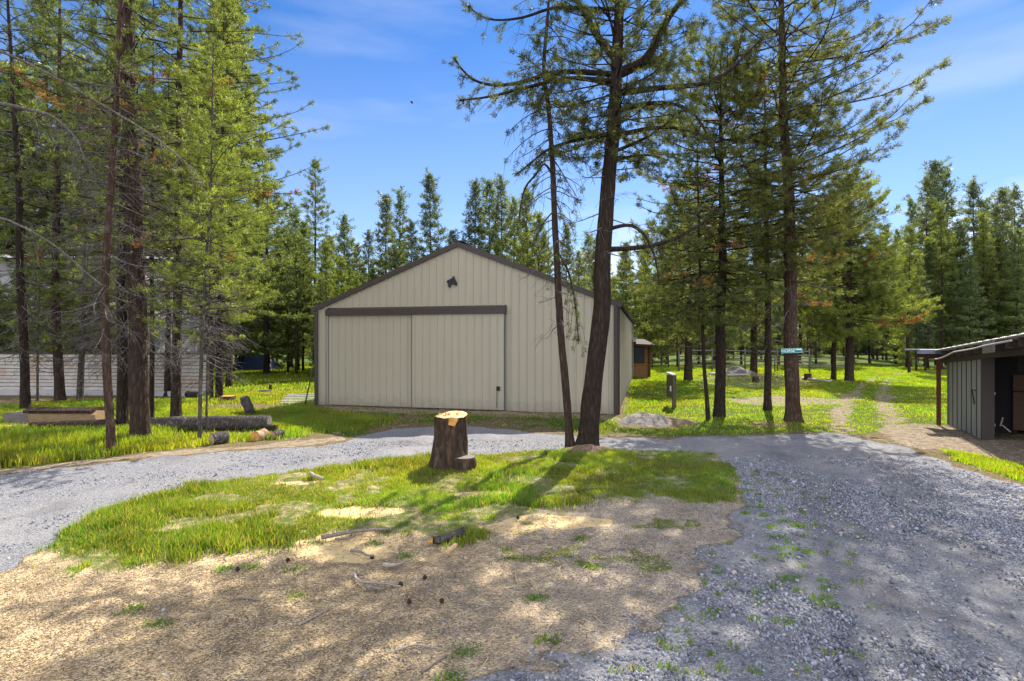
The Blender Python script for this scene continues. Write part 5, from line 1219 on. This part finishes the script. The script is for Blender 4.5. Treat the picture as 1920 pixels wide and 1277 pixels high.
# ------------------------------------------------------------------ sky, sun, camera
def light():
    w = bpy.data.worlds.new('World'); sc.world = w; w.use_nodes = True; nt = w.node_tree; nt.nodes.clear(); g = NT(nt)
    out = g.n('ShaderNodeOutputWorld'); bg = g.n('ShaderNodeBackground'); bg.inputs[1].default_value = SKY
    sky = g.n('ShaderNodeTexSky'); sky.sky_type = 'NISHITA'; sky.sun_disc = False
    sky.sun_elevation = SUN_EL; sky.sun_rotation = SUN_AZ; sky.altitude = 1300; sky.air_density = 1.0; sky.dust_density = .25; sky.ozone_density = 2.5
    hs = g.n('ShaderNodeHueSaturation'); hs.inputs['Saturation'].default_value = 1.22; g.l(sky.outputs[0], hs.inputs['Color'])
    base = g.mix(1.0, hs.outputs[0], (.72, .92, 1.12), 'MULTIPLY')
    tc = g.n('ShaderNodeTexCoord'); sx = g.n('ShaderNodeSeparateXYZ'); g.l(tc.outputs['Generated'], sx.inputs[0])
    mp = g.n('ShaderNodeMapping'); mp.inputs['Rotation'].default_value = (0, math.radians(-24), 0); mp.inputs['Scale'].default_value = (1.1, 1.0, 6.0); g.l(tc.outputs['Generated'], mp.inputs[0])
    base = g.mix(g.ramp(sx.outputs[2], [(.05, (.36, .36, .36)), (.5, (.0, .0, .0))]), base, CLOUD)
    n = g.noise(mp.outputs[0], 1.5, 7, .5)
    c = g.mix(g.math('MULTIPLY', g.ramp(n, [(.56, (0, 0, 0)), (.80, (1, 1, 1))]), .30), base, CLOUD)
    # low puffs near the horizon
    mp2 = g.n('ShaderNodeMapping'); mp2.inputs['Scale'].default_value = (1, 1, 1.7); g.l(tc.outputs['Generated'], mp2.inputs[0])
    n2 = g.noise(mp2.outputs[0], 7, 6, .55)
    low = g.ramp(sx.outputs[2], [(.12, (1, 1, 1)), (.24, (0, 0, 0))])
    c = g.mix(g.math('MULTIPLY', g.math('MULTIPLY', g.ramp(n2, [(.50, (0, 0, 0)), (.60, (1, 1, 1))]), low), .75), c, CLOUD)
    # unseen broken cloud bank, added behind the camera as fill light
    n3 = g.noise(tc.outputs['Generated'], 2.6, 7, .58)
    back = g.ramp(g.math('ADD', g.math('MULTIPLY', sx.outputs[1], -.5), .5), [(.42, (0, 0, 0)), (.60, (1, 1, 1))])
    c = g.mix(g.math('MULTIPLY', g.ramp(n3, [(.36, (0, 0, 0)), (.50, (1, 1, 1))]), back), c, FILLCLOUD)
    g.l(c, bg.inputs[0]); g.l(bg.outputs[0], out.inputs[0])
    s = Vector((math.sin(SUN_AZ)*math.cos(SUN_EL), math.cos(SUN_AZ)*math.cos(SUN_EL), math.sin(SUN_EL)))
    l = bpy.data.lights.new('sun', 'SUN'); l.energy = SUN; l.angle = math.radians(.53); l.color = (1, .93, .82)
    o = bpy.data.objects.new('sun', l); COL.objects.link(o); o.rotation_euler = s.to_track_quat('Z', 'Y').to_euler(); o.location = (5, 10, 30)
    cam = bpy.data.cameras.new('camera'); cam.sensor_width = 36; cam.lens = 36*F/1920; cam.clip_end = 2000; cam.clip_start = .1
    co = bpy.data.objects.new('camera', cam); COL.objects.link(co); co.location = (0, 0, CAMZ); co.rotation_euler = (PI/2, 0, 0); cam.shift_y = 1.5/1920
    sc.camera = co
    sc.view_settings.view_transform = 'Standard'; sc.view_settings.look = 'None'; sc.view_settings.exposure = EXPO; sc.view_settings.gamma = 1; sc.view_settings.use_curve_mapping = False
    cy = sc.cycles; cy.max_bounces = 7; cy.diffuse_bounces = 4; cy.transmission_bounces = 4; cy.glossy_bounces = 2; cy.use_denoising = True
SKY = .052; SUN = 4.1; EXPO = 1.63; CLOUD = (7, 7.3, 8.0); FILLCLOUD = (15.0, 15.3, 17.2)
light()
